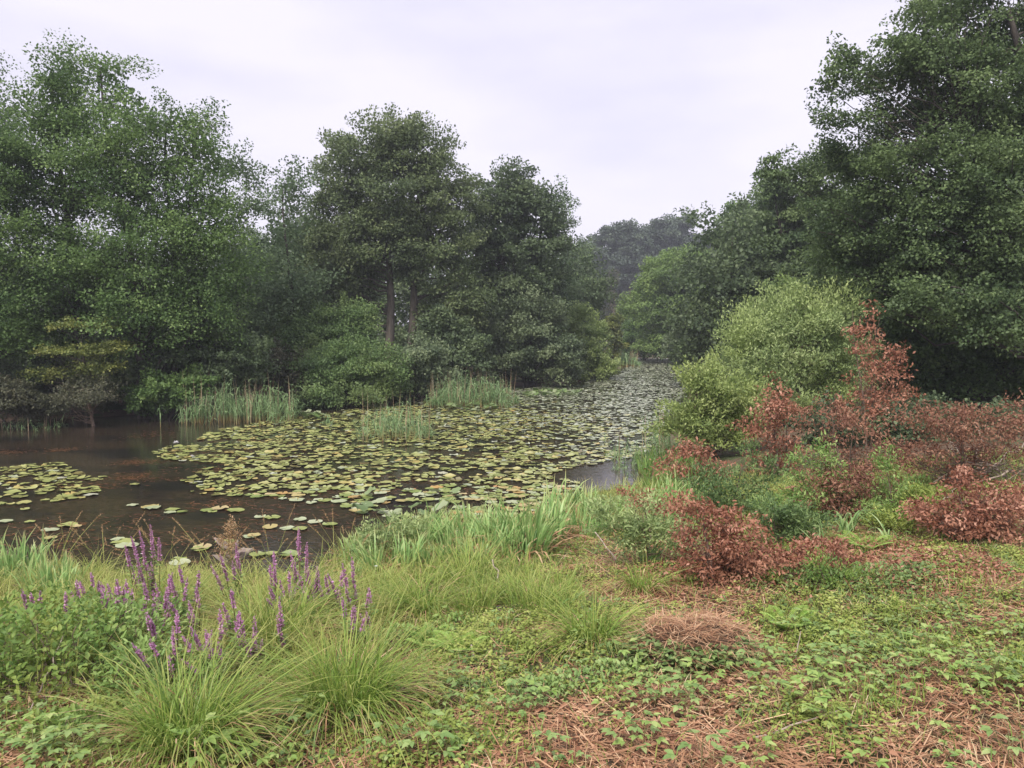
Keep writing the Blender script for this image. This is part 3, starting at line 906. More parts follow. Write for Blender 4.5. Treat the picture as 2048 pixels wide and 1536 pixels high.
GREENS = [
    ('grey-green leafy shrub between the two wine-red withered bushes', 1040, 1450, [(1420, 960, 48, 34), (1470, 985, 56, 36), (1520, 950, 36, 40), (1500, 905, 14, 36), (1440, 1010, 60, 24)], 'bush', 9, 18),
    ('bushy green shoots in front of the twiggy withered thicket', 1040, 1640, [(1597, 925, 10, 50), (1655, 930, 22, 48), (1620, 985, 55, 30), (1680, 1000, 50, 26), (1560, 1000, 50, 24)], 'nettle', 9, 18),
    ('pale green leafy shrub right of the small withered brown bush', 1050, 1800, [(1778, 930, 14, 34), (1800, 975, 42, 34), (1840, 1005, 40, 18), (1780, 1015, 60, 22)], 'nettle', 9, 18),
    ('grey-green leafy herb clump at the left end of the drooping wine-red bush', 1135, 1300, [(1290, 1030, 62, 34), (1330, 1070, 50, 38), (1250, 1070, 40, 40), (1210, 1040, 40, 30)], 'willow', 10, 18),
    ('small dark green shrub on the trampled bank right of the centre', 1180, 1680, [(1670, 1150, 50, 18), (1640, 1130, 22, 18), (1720, 1160, 40, 14)], 'bramble', 9, 18),
    ('little bluish green shrub at the left end of the bank reed grass', 1130, 770, [(760, 1070, 48, 30), (810, 1055, 40, 26), (730, 1095, 30, 24)], 'willow', 9, 16),
    ('low green shrub at the foot of the broad fan of bare branches', 1060, 1840, [(1850, 1000, 50, 16), (1800, 1040, 60, 18)], 'cover', 9, 16),
    ('leafy olive shrub growing up through the middle of the red brush', 1100, 1560, [(1550, 1020, 50, 24), (1610, 1040, 60, 20), (1560, 1060, 50, 20)], 'bush', 9.5, 16),
]
for lab, by, bx, lobes, mat, lp, cpx in GREENS:
    D = G(bx, by)[1]
    T('green_shrub', lab, 'shrub', D, bx, lobes, mat, bark='twig', leaf_px=lp, clump_px=cpx, density=.95, nleaf=12, trunk_r=.015, limb_share=.6, inner=False,
      part='foliage', trunk_part='stems', aspect=.38, spiky=.5)
T('thicket', 'dark green thicket at the foot of the wood behind the withered bushes', 'bush', 17.5, 1850,
  [(1700, 860, 110, 50), (1830, 850, 110, 50), (1960, 860, 110, 55), (2080, 860, 100, 60)], 'dark', leaf_px=8, clump_px=24, nleaf=26, trunk_r=.05)

# ---- background wood behind everything: shared trees, each one an object
bgsrc = []
for k, (mt, bark) in enumerate([('dark', 'bark'), ('alder', 'bark'), ('oak', 'bark')]):
    r = T('woodland_tree', 'tree of the dark wood behind the left shore', 'tree', 50, 1024,
          [(1024, 470, 90, 60), (970, 560, 100, 75), (1090, 560, 95, 75), (1024, 650, 130, 70), (1020, 700, 120, 40)], mt, leaf_px=7, clump_px=26, density=.9, nleaf=20,
          group='background wood trees')
    bgsrc.append(r)
spots = []
for i, px in enumerate(range(-120, 700, 95)):
    spots.append((px, 40 + (i % 3) * 4, .68, 'tree of the dark wood behind the left shore'))
for i, px in enumerate(range(560, 1180, 95)):
    spots.append((px, 58 + (i % 3) * 4, .92, 'tree of the dark wood behind the left shore'))
for i, px in enumerate(range(1120, 1480, 75)):
    spots.append((px, 190 + (i % 3) * 6, 1.9, 'hazy tree of the wood behind the far pines'))
for i, px in enumerate(range(1460, 2250, 110)):
    spots.append((px, 44 + (i % 3) * 4, .9, 'dark tree of the wood behind the right bank'))
for i, (px, D, s, lab) in enumerate(spots):
    x = P(px, 700, D)[0]
    src = bgsrc[i % 3]
    loc = (x, D, float(gz(x, D)))
    if i < 3:
        src.location = loc
        src.rotation_euler = (0, 0, i * 2.1)
        src.scale = (s, s, s)
        src['label'] = lab
    else:
        dup(src, loc, rng.uniform(0, 6.28), s * rng.uniform(.92, 1.08), lab, 'background wood trees')


# ------------------------------------------------------------------ reeds
def reed_bed(label, px0, px1, D, hpx, n, depth=1.2, name='reed_bed', stemshare=.25, group='reed beds', mat='reed'):
    xa, xb = P(px0, 700, D)[0], P(px1, 700, D)[0]
    cx = (xa + xb) / 2
    loc = np.array([cx, D, 0])
    root = empty(name, loc, label, 'reeds', group)
    h = hpx / F * D
    u = rng.uniform(-1, 1, n)
    b = np.stack([u * (xb - xa) / 2 * rng.uniform(.85, 1.12, n), rng.normal(0, depth * .55, n), np.full(n, -.1)], 1)
    hh = h * (1.05 - .6 * np.abs(u) ** 2.5) * rng.uniform(.45, 1.1, n) * (0.55 + .9 * vnoise(b[:, 0] + 50, b[:, 1], .6))
    az = rng.uniform(0, 6.28, n)
    accS, accL = Acc(), Acc()
    lean = hh * rng.uniform(.05, .55, n)
    blades(accL, b, hh, az, lean, .08, .028 * D / 28, rng.random(n), seg=3)
    # leaves arching off the culms
    k = np.repeat(np.arange(n), 4)
    fr = rng.uniform(.35, .95, len(k))
    p = b[k] + np.stack([np.cos(az[k]) * lean[k] * fr ** 1.7, np.sin(az[k]) * lean[k] * fr ** 1.7, hh[k] * fr], 1)
    aa = rng.uniform(0, 6.28, len(k))
    blades(accL, p, h * .12, aa, h * rng.uniform(.12, .32, len(k)), rng.uniform(.6, 2.2, len(k)), .03 * D / 28, rng.random(len(k)), seg=3, a0=.6)
    m = int(n * stemshare)
    uu = rng.uniform(-1, 1, m)
    bb = np.stack([uu * (xb - xa) / 2, rng.normal(0, depth * .4, m), np.full(m, -.1)], 1)
    blades(accS, bb, h * rng.uniform(.7, 1.35, m), rng.uniform(0, 6.28, m), h * rng.uniform(0, .15, m), 0, .022 * D / 28, rng.random(m), seg=2)
    ob('blades', accL.mesh('blades', M[mat]), root)
    ob('dry_stems', accS.mesh('dry_stems', M['reedstem']), root)
    return root


reed_bed('dense reed bed with orange-brown bases at the left far shore', 370, 590, 27.8, 82, 330)
reed_bed('reed bed along the far shore right of the yellow-green bush', 862, 1030, 33.5, 62, 330)
reed_bed('loose reed clump standing out in the lily pads at the centre', 722, 860, 23.5, 78, 150)
reed_bed('single small green reed tuft left of the loose reed clump', 640, 664, 26.8, 28, 26, .3, stemshare=.1)
reed_bed('thin scattered reeds in the water before the lower willow bush', 1225, 1335, 18.5, 60, 90, 2.2, stemshare=.1)
reed_bed('slender reeds in front of the lower willow bush on the right shore', 1310, 1352, 20, 100, 70, 1.6, stemshare=.2)
reed_bed('pale reed bed on the left bank near the far end of the channel', 1215, 1275, 74, 30, 200, 3)
reed_bed('sparse dry reeds and stalks at the left edge of the far shore', 0, 110, 25.6, 34, 60)

# ------------------------------------------------------------------ lily pads
def poly(pts):
    return np.array([W(*p)[:2] for p in pts])


MAIN = poly([(315, 905), (380, 880), (540, 842), (640, 828), (740, 815), (860, 800), (1035, 778), (1170, 768), (1245, 745), (1262, 716), (1402, 718), (1388, 760), (1365, 820),
             (1330, 862), (1290, 915), (1200, 915), (1150, 935), (1135, 985), (1050, 1042), (900, 1052), (800, 1050), (720, 1028), (560, 1000), (420, 985), (350, 968), (400, 935)])
LEFT = poly([(-60, 955), (50, 925), (150, 935), (235, 968), (190, 992), (100, 1000), (-60, 1012)])


def pad_points(pl, r0, r1, keepf, maxn=200000, nov=.62):
    x0, y0 = pl.min(0)
    x1, y1 = pl.max(0)
    cell = 1.0
    grid = {}
    out = []
    tries = int((x1 - x0) * (y1 - y0) * 60)
    xs_ = rng.uniform(x0, x1, tries)
    ys_ = rng.uniform(y0, y1, tries)
    d = sdist(xs_, ys_, pl)
    edge = d + (vnoise(xs_, ys_, 1.2, 5) - .5) * 1.1
    ok = (edge < 0) & (rng.random(tries) < keepf(xs_, ys_))
    xs_, ys_ = xs_[ok], ys_[ok]
    rr_ = rng.uniform(r0, r1, len(xs_)) * rng.choice([1, 1, .75], len(xs_))
    for x, y, r in zip(xs_, ys_, rr_):
        gx, gy = int(x // cell), int(y // cell)
        bad = False
        for a in (-1, 0, 1):
            for b in (-1, 0, 1):
                for (qx, qy, qr) in grid.get((gx + a, gy + b), ()):
                    if (qx - x) ** 2 + (qy - y) ** 2 < (nov * (qr + r)) ** 2:
                        bad = True
                        break
                if bad:
                    break
            if bad:
                break
        if not bad:
            grid.setdefault((gx, gy), []).append((x, y, r))
            out.append((x, y, r))
    return out


pads = pad_points(MAIN, .065, .155, lambda x, y: np.clip(.45 + 2.2 * (fbm(x, y * .6, 1.8, 4) - .3), 0.05, 1) * np.clip((vnoise(x, y, .5, 77) - .12) * 2.6, .03, 1))
pads += pad_points(LEFT, .065, .155, lambda x, y: np.clip(.3 + 2 * (fbm(x, y, 1.2, 6) - .3), 0.03, 1) * np.clip((vnoise(x, y, .5, 78) - .15) * 2.6, .0, 1))
for px, py in [(50, 1020), (10, 1045), (60, 1045), (135, 1052), (152, 1054), (100, 1062), (98, 1078), (270, 970), (300, 1015), (305, 1018), (345, 1020), (340, 1027),
               (365, 1025), (415, 1022), (425, 1024), (440, 1018), (470, 1022), (520, 1035), (545, 1036), (540, 1056), (600, 1041), (630, 1045), (660, 1051), (575, 1058), (600, 1059),
               (500, 1075), (508, 1073), (400, 1100), (405, 1096), (245, 1085), (235, 1080), (255, 1092), (360, 1128), (358, 1120), (355, 1134), (450, 1085), (540, 1108), (515, 1112), (580, 1110), (60, 930), (112, 928), (120, 927), (30, 938), (265, 1012)]:
    p = W(px, py)
    pads.append((p[0], p[1], rng.uniform(.08, .17)))
pads = np.array(pads)
inp = sdist(pads[:, 0], pads[:, 1]) < -.1
pads = pads[inp]
dd = np.hypot(pads[:, 0], pads[:, 1])
ppx, ppy = proj(np.stack([pads[:, 0], pads[:, 1], pads[:, 0] * 0], 1))
inview = (ppx > -20) & (ppx < 2060)
pads, dd, ppx = pads[inview], dd[inview], ppx[inview]
o = np.argsort(dd)
pads, dd, ppx = pads[o], dd[o], ppx[o]
print('lily pads', len(pads))

NS = 14


M['padsheen'] = leaf_mat('sheen_painted_pads', [(.26, .31, .17), (.36, .40, .25), (.42, .46, .33), (.48, .50, .38), (.46, .42, .26)], rough=.28, trans=0, spec=1.0)  # paler, greyer base colour stands in for sky reflected at grazing angle


def pad_geo(acc, x, y, z, r, rnd, tilt=.0, ta=0., seg=NS, wav=.012):
    a0 = rng.uniform(0, 6.28)
    an = a0 + np.linspace(.16, 2 * math.pi - .16, seg)
    rr_ = r * (1 + .06 * np.cos(2 * (an - a0)))
    v = np.zeros((seg + 2, 3))
    v[0] = (x + .12 * r * math.cos(a0), y + .12 * r * math.sin(a0), z)
    v[1:seg + 1, 0] = x + rr_ * np.cos(an)
    v[1:seg + 1, 1] = y + rr_ * np.sin(an)
    v[1:seg + 1, 2] = z + .003 + np.abs(rng.normal(0, wav, seg)) * r / .15
    v = v[:seg + 1]
    if tilt:
        v[:, 2] += ((v[:, 0] - x) * math.cos(ta) + (v[:, 1] - y) * math.sin(ta) + r) * tilt
    f = np.stack([np.zeros(seg - 1, int), np.arange(1, seg), np.arange(2, seg + 1)], 1)
    acc.add(v, f, rnd, 0)


NP = 290
kinds = [('G', 'flat green lily pad', .50), ('P', 'flat pale green lily pad', .26), ('Y', 'flat yellowish lily pad', .16), ('O', 'orange-yellow ageing lily pad', .08)]
kp = np.array([k[2] for k in kinds])
for i in range(min(NP, len(pads))):
    x, y, r = pads[i]
    k = rng.choice(4, p=kp)
    kd = kinds[k]
    a = Acc()
    pad_geo(a, 0, 0, 0, r, rng.random(), tilt=abs(rng.normal(0, .02)), ta=rng.uniform(0, 6.28))
    px = ppx[i]
    if px < 245:
        wh, gr = 'in the separate patch at the left of the pond', 'lily pads of the left patch'
    elif x < P(700, 0, 10)[0] / 10 * y and dd[i] < 12.2:
        wh, gr = 'scattered on the open dark water near the bank flowers', 'scattered lily pads near the bank'
    else:
        wh, gr = 'at the near side of the main drift', 'lily pads at the near side of the main drift'
    tag(ob('lily_pad', a.mesh('lily_pad', M['pad' + kd[0]]), loc=(x, y, .006 + .004 * (i % 4))), kd[1] + ' ' + wh, 'lily pad', gr)
a, a2 = Acc(), Acc()
for i in range(NP, len(pads)):
    x, y, r = pads[i]
    far = dd[i] > 30
    sky_sheen = rng.random() < np.interp(y * .8 + x * 1.6, [16, 34], [0.05, 1.])  # share of pads with sky sheen painted in grows towards far right
    pad_geo(a2 if sky_sheen else a, x, y, .006 + .004 * (i % 4), r * (.9 if sky_sheen else 1), float(np.clip(rng.beta(1.6, 2.4), 0, 1)), tilt=abs(rng.normal(0, .03)), ta=rng.uniform(0, 6.28), seg=8 if far else 11, wav=.018)
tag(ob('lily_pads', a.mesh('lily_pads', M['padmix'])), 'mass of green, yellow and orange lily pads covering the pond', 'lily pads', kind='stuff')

tag(ob('painted_sheen_lily_pads', a2.mesh('painted_sheen_lily_pads', M['padsheen'])), 'mass of lily pads coloured pale for sky sheen, towards the far channel and right shore', 'lily pads', kind='stuff')
# raised, curled pads
rootsrc = []
RP = [(712, 990), (735, 1008), (760, 1020), (800, 1018), (830, 1012), (720, 1022), (850, 1030), (890, 1000), (910, 988), (880, 1022), (790, 1030), (940, 1030), (740, 985), (870, 985)]
for px, py in RP:
    q = W(px, py + 8)
    a = Acc()
    pad_geo(a, 0, 0, rng.uniform(.03, .08), rng.uniform(.09, .15), rng.random(), tilt=rng.uniform(.1, .5), ta=rng.uniform(0, 6.28), wav=.03)
    tag(ob('raised_lily_leaf', a.mesh('raised_lily_leaf', M['padup']), loc=(q[0], q[1], 0)), 'raised tilted green lily leaf standing up among the near pads', 'lily leaf', 'raised lily leaves near the bank')
a = Acc()
for (c0, c1, r0, r1, n) in [(880, 990, 800, 822, 90), (1040, 1160, 785, 795, 90), (600, 660, 830, 840, 20)]:
    for i in range(n):
        q = W(rng.uniform(c0, c1), rng.uniform(r0, r1))
        pad_geo(a, q[0], q[1], rng.uniform(.02, .12), rng.uniform(.1, .17), rng.random(), tilt=rng.uniform(.1, .6), ta=rng.uniform(0, 6.28), seg=9, wav=.03)
tag(ob('raised_lily_leaves', a.mesh('raised_lily_leaves', M['padup'])), 'dense band of raised glossy lily leaves in front of the far reeds', 'lily leaves', kind='stuff')

# floating orange-brown weed rafts just at the surface
weedm = leaf_mat('pond_weed', [(.07, .035, .018), (.15, .07, .03), (.30, .14, .05)], trans=0, rough=.4)
a = Acc()
n = 9000
cx = rng.uniform(-9, 1, n)
cy = rng.uniform(10.4, 23, n)
keep = (fbm(cx * .5, cy, 1.3, 12) > .56)
cx, cy = cx[keep], cy[keep]
n = len(cx)
leaves(a, np.stack([cx, cy, rng.uniform(.001, .004, n)], 1), np.stack([rng.normal(0, 1, n), rng.normal(0, .4, n), np.zeros(n)], 1), np.tile([0, 0, 1.], (n, 1)), rng.uniform(.05, .22, n), rng.uniform(.008, .03, n), np.clip(rng.normal(.35, .25, n), 0, 1), fold=0)
for px, py, wx_, wy_ in [(300, 870, .45, .25), (180, 972, .5, .12), (265, 955, .3, .12), (85, 1058, .5, .18), (430, 940, .3, .1), (20, 905, .4, .12), (440, 1008, .4, .1), (460, 880, .9, .15), (270, 925, .4, .1), (120, 900, .3, .1)]:
    q = W(px, py)
    m = 130
    leaves(a, np.stack([q[0] + rng.normal(0, wx_, m) * .8, q[1] + rng.normal(0, wy_, m) * 2.2, rng.uniform(.003, .007, m)], 1), np.stack([rng.normal(0, 1, m), rng.normal(0, .4, m), np.zeros(m)], 1), np.tile([0, 0, 1.], (m, 1)),
           rng.uniform(.04, .2, m), rng.uniform(.008, .03, m), rng.uniform(.3, .9, m), fold=0)
tag(ob('pond_weed', a.mesh('pond_weed', weedm)), 'brown and orange weed lying just under the open water at the left', 'pond weed', kind='stuff')


# ------------------------------------------------------------------ grasses of the near bank
def tuft(name, cat, label, n, h, spread, mat, lean=(.2, .7), droop=(.05, .5), wd=.008, seg=5, rad=.12, group=None, loc=(0, 0, 0), bias=None, dry=0):
    root = empty(name, loc, label, cat, group)
    a = Acc()
    rr_ = rad * np.sqrt(rng.random(n))
    th = rng.uniform(0, 6.28, n)
    b = np.stack([rr_ * np.cos(th), rr_ * np.sin(th), np.full(n, -.04)], 1)
    hh = h * (rng.uniform(.3, 1.08, n) if n < 200 else rng.triangular(.25, .8, 1.12, n))
    az = th + rng.normal(0, .95, n)
    ln = hh * rng.uniform(lean[0], lean[1], n) * spread
    if bias is not None:
        vx, vy = np.cos(az) * ln + bias[0] * hh, np.sin(az) * ln + bias[1] * hh
        az, ln = np.arctan2(vy, vx), np.hypot(vx, vy)
    blades(a, b, hh, az, ln, rng.uniform(droop[0], droop[1], n), wd * rng.uniform(.6, 1.3, n), rng.random(n), seg=seg)
    ob('blades', a.mesh('blades', M[mat]), root)
    if dry:
        a = Acc()
        m = dry
        th = rng.uniform(0, 6.28, m)
        b = np.stack([rad * np.cos(th), rad * np.sin(th), np.full(m, -.02)], 1)
        blades(a, b, h * rng.uniform(.2, .75, m), th + rng.normal(0, .5, m), h * rng.uniform(.3, .9, m), rng.uniform(.4, 1.2, m), wd, rng.random(m), seg=4)
        ob('dry_blades', a.mesh('dry_blades', M['straw']), root)
    return root


def scatter(srcs, pts, labels, group, smin=.8, smax=1.2):
    for i, (x, y, s) in enumerate(pts):
        z = float(gz(x, y))
        src = srcs[i % len(srcs)]
        lab = labels(i, x, y) if callable(labels) else labels
        if i < len(srcs):
            src.location = (x, y, max(z, -.1))
            src.rotation_euler = (0, 0, rng.uniform(0, 6.28) if smin < smax else 0)
            src.scale = (s, s, s)
            src['label'] = lab
            src['group'] = group
        else:
            dup(src, (x, y, max(z, -.1)), rng.uniform(0, 6.28), s * rng.uniform(smin, smax), lab, group)


# broad-bladed bank sedge / sweet-grass: leaning band along the near shore
L = 'long green sedge tuft in the band along the near shore'
bs = [tuft('sedge_tuft', 'grass tuft', L, 38, 1.05, 1., 'sedgeblue', lean=(.05, .5), droop=(.0, .45), wd=.03, rad=.2, bias=(.15, -.12), dry=14) for _ in range(5)]
pts = []
for px in range(700, 1400, 18):
    for k in range(3):
        top = np.interp(px, [700, 850, 1050, 1120, 1280, 1400], [1108, 1085, 1075, 1030, 1010, 1000])
        q = G(px + rng.uniform(-10, 10), top + k * 26 + rng.uniform(-6, 8))
        pts.append((q[0], q[1], (float(np.interp(px, [700, 860, 1000, 1110, 1150, 1290, 1330], [.85, 1.1, 1.35, 1.4, .85, .8, 1.]))) * (.58, .72, .62)[k] * (.55 + .8 * vnoise(q[0], q[1], .9, 44)) * rng.uniform(.8, 1.2)))
scatter(bs, pts, L, 'sedge tufts along the near shore', .85, 1.15)
L = 'upright bright green sedge tuft beside the wine-red clump at the water'
bs = [tuft('sedge_tuft', 'grass tuft', L, 44, .85, 1., 'sedge', lean=(.05, .35), droop=(0, .3), wd=.024, rad=.2) for _ in range(2)]
pts = []
for px in range(1282, 1400, 14):
    for py in (925, 950, 985):
        q = G(px + (py - 925) * .3, py + rng.uniform(-6, 6))
        pts.append((q[0], q[1], .7))
scatter(bs, pts, L, 'sedge tufts on the right shore')
# pale grasses at the left shore
L = 'blue-green broad-leaved grass tuft at the left edge of the near shore'
bs = [tuft('grass_tuft', 'grass tuft', L, 44, .7, 1., 'sedgeblue', lean=(.1, .5), droop=(0, .4), wd=.026, rad=.22) for _ in range(2)]
pts = []
for i in range(16):
    q = G(rng.uniform(-80, 150), rng.uniform(1135, 1210))
    pts.append((q[0], q[1], rng.uniform(.7, 1.05)))
scatter(bs, pts, L, 'grass tufts at the left edge of the shore')
L = 'fine yellow-green grass tuft among the purple flowers'
bs = [tuft('fine_grass_tuft', 'grass tuft', L, 150, .6, 1.2, 'grass', lean=(.2, .9), droop=(.1, .7), wd=.007, rad=.2) for _ in range(4)]
pts = []
for i in range(95):
    q = G(rng.uniform(-40, 760), 1175 + 170 * rng.random() ** 1.5)
    pts.append((q[0], q[1], rng.uniform(.6, 1.0)))
scatter(bs, pts, L, 'fine grass tufts on the left bank')
L = 'green fine-bladed tuft between the flowers and the shore sedge'
bs = [tuft('fine_grass_tuft', 'grass tuft', L, 150, .55, 1.1, 'tuss', lean=(.15, .8), droop=(.1, .6), wd=.0075, rad=.2, dry=12) for _ in range(3)]
pts = []
for i in range(55):
    q = G(rng.uniform(660, 1130), rng.uniform(1135, 1250))
    pts.append((q[0], q[1], rng.uniform(.55, .95)))
scatter(bs, pts, L, 'fine grass tufts behind the trampled ground')
for i in range(0):
    pass
# large arching tussocks
for (px, py, s, lab, nb) in [
    (690, 1430, .86, 'big arching yellow-green tussock left of the bottom centre', 900),
    (375, 1500, .80, 'big spreading tussock at the bottom left in front of the flowers', 800),
    (560, 1300, .9, 'arching golden tussock behind the two big front tussocks', 600),
    (840, 1235, .75, 'dense mid-sized tussock left of the small puddle', 500),
    (1185, 1290, .62, 'round upright green tussock right of the puddle', 420),
    (640, 1235, .8, 'tussock among the purple flower spikes near the shore', 420),
    (1285, 1185, .5, 'short tussock behind the round upright one', 220),
    (330, 1260, .7, 'light green tussock between purple flowers at the left', 300),
]:
    q = G(px, py)
    tuft('grass_tussock', 'tussock', lab, nb, .88 * s, 1.15, 'tuss', lean=(.05, 1.3), droop=(.0, 1.15), wd=.0075, seg=7, rad=.24 * s, loc=(q[0], q[1], q[2]), dry=170,
         group='sedge tussocks')
L = 'loose yellowish grass tuft around the front tussocks'
bs = [tuft('loose_grass_tuft', 'grass tuft', L, 70, .5, 1.3, 'grass', lean=(.1, 1.1), droop=(.1, 1.0), wd=.007, rad=.25, dry=20) for _ in range(3)]
pts = []
for (a_, b_2, n_) in [((430, 640), (1290, 1480), 16), ((200, 330), (1400, 1500), 7), ((760, 900), (1260, 1400), 9)]:
    for i in range(n_):
        q = G(rng.uniform(*a_), rng.uniform(*b_2))
        pts.append((q[0], q[1], rng.uniform(.5, .9)))
scatter(bs, pts, L, 'loose grass tufts around the front tussocks')
# strap leaves on right bank
for (px, py, n, h, lab) in [(1690, 1070, 26, .75, 'tuft of long arching strap leaves on the right bank'),
                            (1590, 1095, 6, .7, 'few bright upright strap leaves left of the arching tuft'),
                            (1650, 1130, 6, .5, 'short leaning strap leaves below the arching tuft'),
                            (1360, 1110, 30, .5, 'bright tuft at the left foot of the drooping wine-red bush'),
                            (1300, 1130, 40, .5, 'deep green sedge clump below the grey-green herb clump'),
                            (1110, 1235, 14, .35, 'few arching green blades over the small puddle'),
                            (310, 1400, 7, .55, 'broad yellow-green iris leaves in front of the bramble mound'),
                            (1780, 1090, 20, .45, 'light green grass tuft near the yellow fern')]:
    q = G(px, py)
    tuft('strap_leaf_plant', 'plant', lab, n, h, 1., 'strap', lean=(.15, .8), droop=(.1, .9) if n > 7 else (0, .2), wd=.024, seg=7, rad=.1, loc=q)


# ------------------------------------------------------------------ purple loosestrife
def loosestrife(px, topy, D, k, spread=.16, label=''):
    tp = P(px, topy, D)
    x, y = tp[0], D
    z = float(max(gz(x, y), 0))
    H = max(.5, tp[2] - z)
    root = empty('loosestrife', (x, y, z), label, 'flower', 'purple loosestrife plants')
    a = Acc()
    al = Acc()
    tips = []
    k = int(k * 1.7)
    for i in range(k):
        hh = H * (1 if i == 0 else rng.uniform(.55, .96))
        e = np.array([rng.normal(0, spread) if i else 0, rng.normal(0, spread), hh]) * [.8, .8, 1]
        b = np.array([e[0] * .25, e[1] * .25, -.03])
        t_ = np.linspace(0, 1, 6)[:, None]
        p = b + (e - b) * t_ + np.concatenate([(np.sin(t_ * 3) * .02), (np.cos(t_ * 2.3) * .015), t_ * 0], 1)
        tubes(a, p[None], np.linspace(.006, .003, 6)[None], 4, rng.random())
        nl = 34
        fr = rng.uniform(.15, .75, nl)
        q = np.stack([np.interp(fr, t_[:, 0], p[:, c]) for c in range(3)], 1)
        an = rng.uniform(0, 6.28, nl)
        d = np.stack([np.cos(an), np.sin(an), rng.uniform(0, .6, nl)], 1)
        leaves(al, q, d, np.tile([0, 0, 1.], (nl, 1)) + rng.normal(0, .3, (nl, 3)), rng.uniform(.05, .09, nl), .018, rng.random(nl))
        tips.append(p)
    ob('stems', a.mesh('stems', M['lstem']), root)
    ob('leaves', al.mesh('leaves', M['nettle']), root)
    for p in tips:
        sl = rng.uniform(.2, .38) * H / .9
        a = Acc()
        n = int(260 * sl / .3)
        s_ = rng.random(n)
        f0 = 1 - s_ * sl / max(p[-1, 2], .3)
        q = np.stack([np.interp(f0, np.linspace(0, 1, 6), p[:, c]) for c in range(3)], 1)
        an = rng.uniform(0, 6.28, n)
        d = np.stack([np.cos(an), np.sin(an), rng.uniform(-.1, .9, n)], 1)
        q[:, 2] += .02
        wv = .4 + .6 * (.5 + .5 * np.sin(s_ * sl * 190))
        sz = rng.uniform(.010, .024, n) * (.35 + .65 * np.minimum(1, s_ * 3)) * (.7 + .3 * wv)
        leaves(a, q, d, rng.normal(0, 1, (n, 3)), sz * 1.25, sz * .8, np.clip(rng.normal(.5, .25, n), 0, 1))
        ob('flower_spike', a.mesh('flower_spike', M['purple']), root)
    return root


LS = [(300, 1052, 7.2, 5, 'tallest loosestrife at the left, its spikes rising over the open water'),
      (268, 1085, 7.6, 2, 'slim loosestrife just left of the tallest one'),
      (468, 1092, 7.6, 4, 'loosestrife with tall spike in front of the seeding dock'),
      (590, 1065, 7.4, 4, 'full loosestrife standing over the water right of the dock'),
      (535, 1118, 7.0, 4, 'loosestrife with slender spike between the dock and the full one'),
      (620, 1130, 6.9, 7, 'broad cluster of spikes with the white water glint behind'),
      (655, 1150, 6.8, 4, 'loosestrife at the right end of the broad cluster'),
      (700, 1122, 6.6, 4, 'rightmost tall loosestrife beside the green tussock'),
      (685, 1200, 5.9, 3, 'short loosestrife in front of the rightmost tall one'),
      (240, 1158, 6.4, 6, 'dense cluster of purple spikes left of centre of the flower group'),
      (215, 1170, 6.2, 4, 'loosestrife at the left side of the dense cluster'),
      (300, 1160, 6.1, 5, 'loosestrife below the tallest one'),
      (325, 1165, 6.4, 4, 'loosestrife with blunt spikes right of the dense cluster'),
      (110, 1200, 5.6, 1, 'lone single purple spike above the bramble mound'),
      (365, 1130, 6.9, 3, 'pair of purple spikes between the tallest loosestrife and the dock'),
      (300, 1225, 5.3, 2, 'thick single spike in the middle of the herb leaves'),
      (425, 1235, 5.2, 6, 'rounded purple cluster low in the centre of the grasses'),
      (490, 1225, 5.4, 5, 'low purple cluster right of the rounded cluster'),
      (465, 1180, 5.8, 2, 'upright lone spike above the low purple clusters'),
      (330, 1270, 5.0, 4, 'lowest loosestrife in front near the iris leaves'),
      (555, 1250, 5.6, 2, 'faded loosestrife in the arching grass'),
      (150, 1180, 6.4, 1, 'faded narrow spike left of the flower group'),
      (180, 1150, 6.9, 3, 'faint spikes in the pale grass between the left shore and the flower group'),
      (390, 1180, 6.2, 3, 'small loosestrife between the dense cluster and the lone upright spike'),
      (570, 1160, 6.6, 4, 'loosestrife with crowded spikes below the full one'),
      (735, 1190, 6.2, 2, 'last small spikes at the right end of the flower group'),
      (60, 1185, 6.2, 2, 'dull spikes in the grass at the far left of the bank')]
for px, ty, D, k, lab in LS:
    loosestrife(px, ty, D, k, .11 if k < 4 else .15, lab)

# seeding dock
q = G(465, 1160)
root = empty('dock_plant', q, 'rusty seeding dock with broad leaves standing at the water edge', 'plant')
tp = P(465, 1030, q[1])
H = tp[2] - q[2]
a, b_ = Acc(), Acc()
for (ex, hh, nn_) in [(0, 1, 7), (.06, .9, 5), (-.05, .88, 5), (-.17, .7, 4)]:
    p = np.array([[0, 0, 0], [ex * .5, 0, H * hh * .5], [ex, 0, H * hh]])
    tubes(a, p[None], np.array([[.008, .006, .002]]), 5)
    n = 330
    s_ = rng.random(n) ** .8
    cq = np.stack([np.interp(1 - .52 * s_, [0, .5, 1], p[:, c]) for c in range(3)], 1)
    wv = (.03 + .055 * s_)[:, None]
    cq = cq + rng.normal(0, 1, (n, 3)) * wv * np.array([.75, .75, .4])
    leaves(b_, cq, rng.normal(0, 1, (n, 3)), rng.normal(0, 1, (n, 3)), .018, .015, rng.random(n))
ob('stems', a.mesh('stems', M['lstem']), root)
ob('seed_head', b_.mesh('seed_head', M['dock']), root)
a = Acc()
n = 9
an = np.linspace(0, 6.28, n)
leaves6(a, np.stack([np.cos(an) * .03, np.sin(an) * .03, np.full(n, .12) + rng.random(n) * .3], 1), np.stack([np.cos(an), np.sin(an) * .5, rng.uniform(.3, 1.1, n)], 1), np.tile([0, -.6, 1.], (n, 1)), .26, .10, rng.random(n))
ob('leaves', a.mesh('leaves', M['mauve']), root)


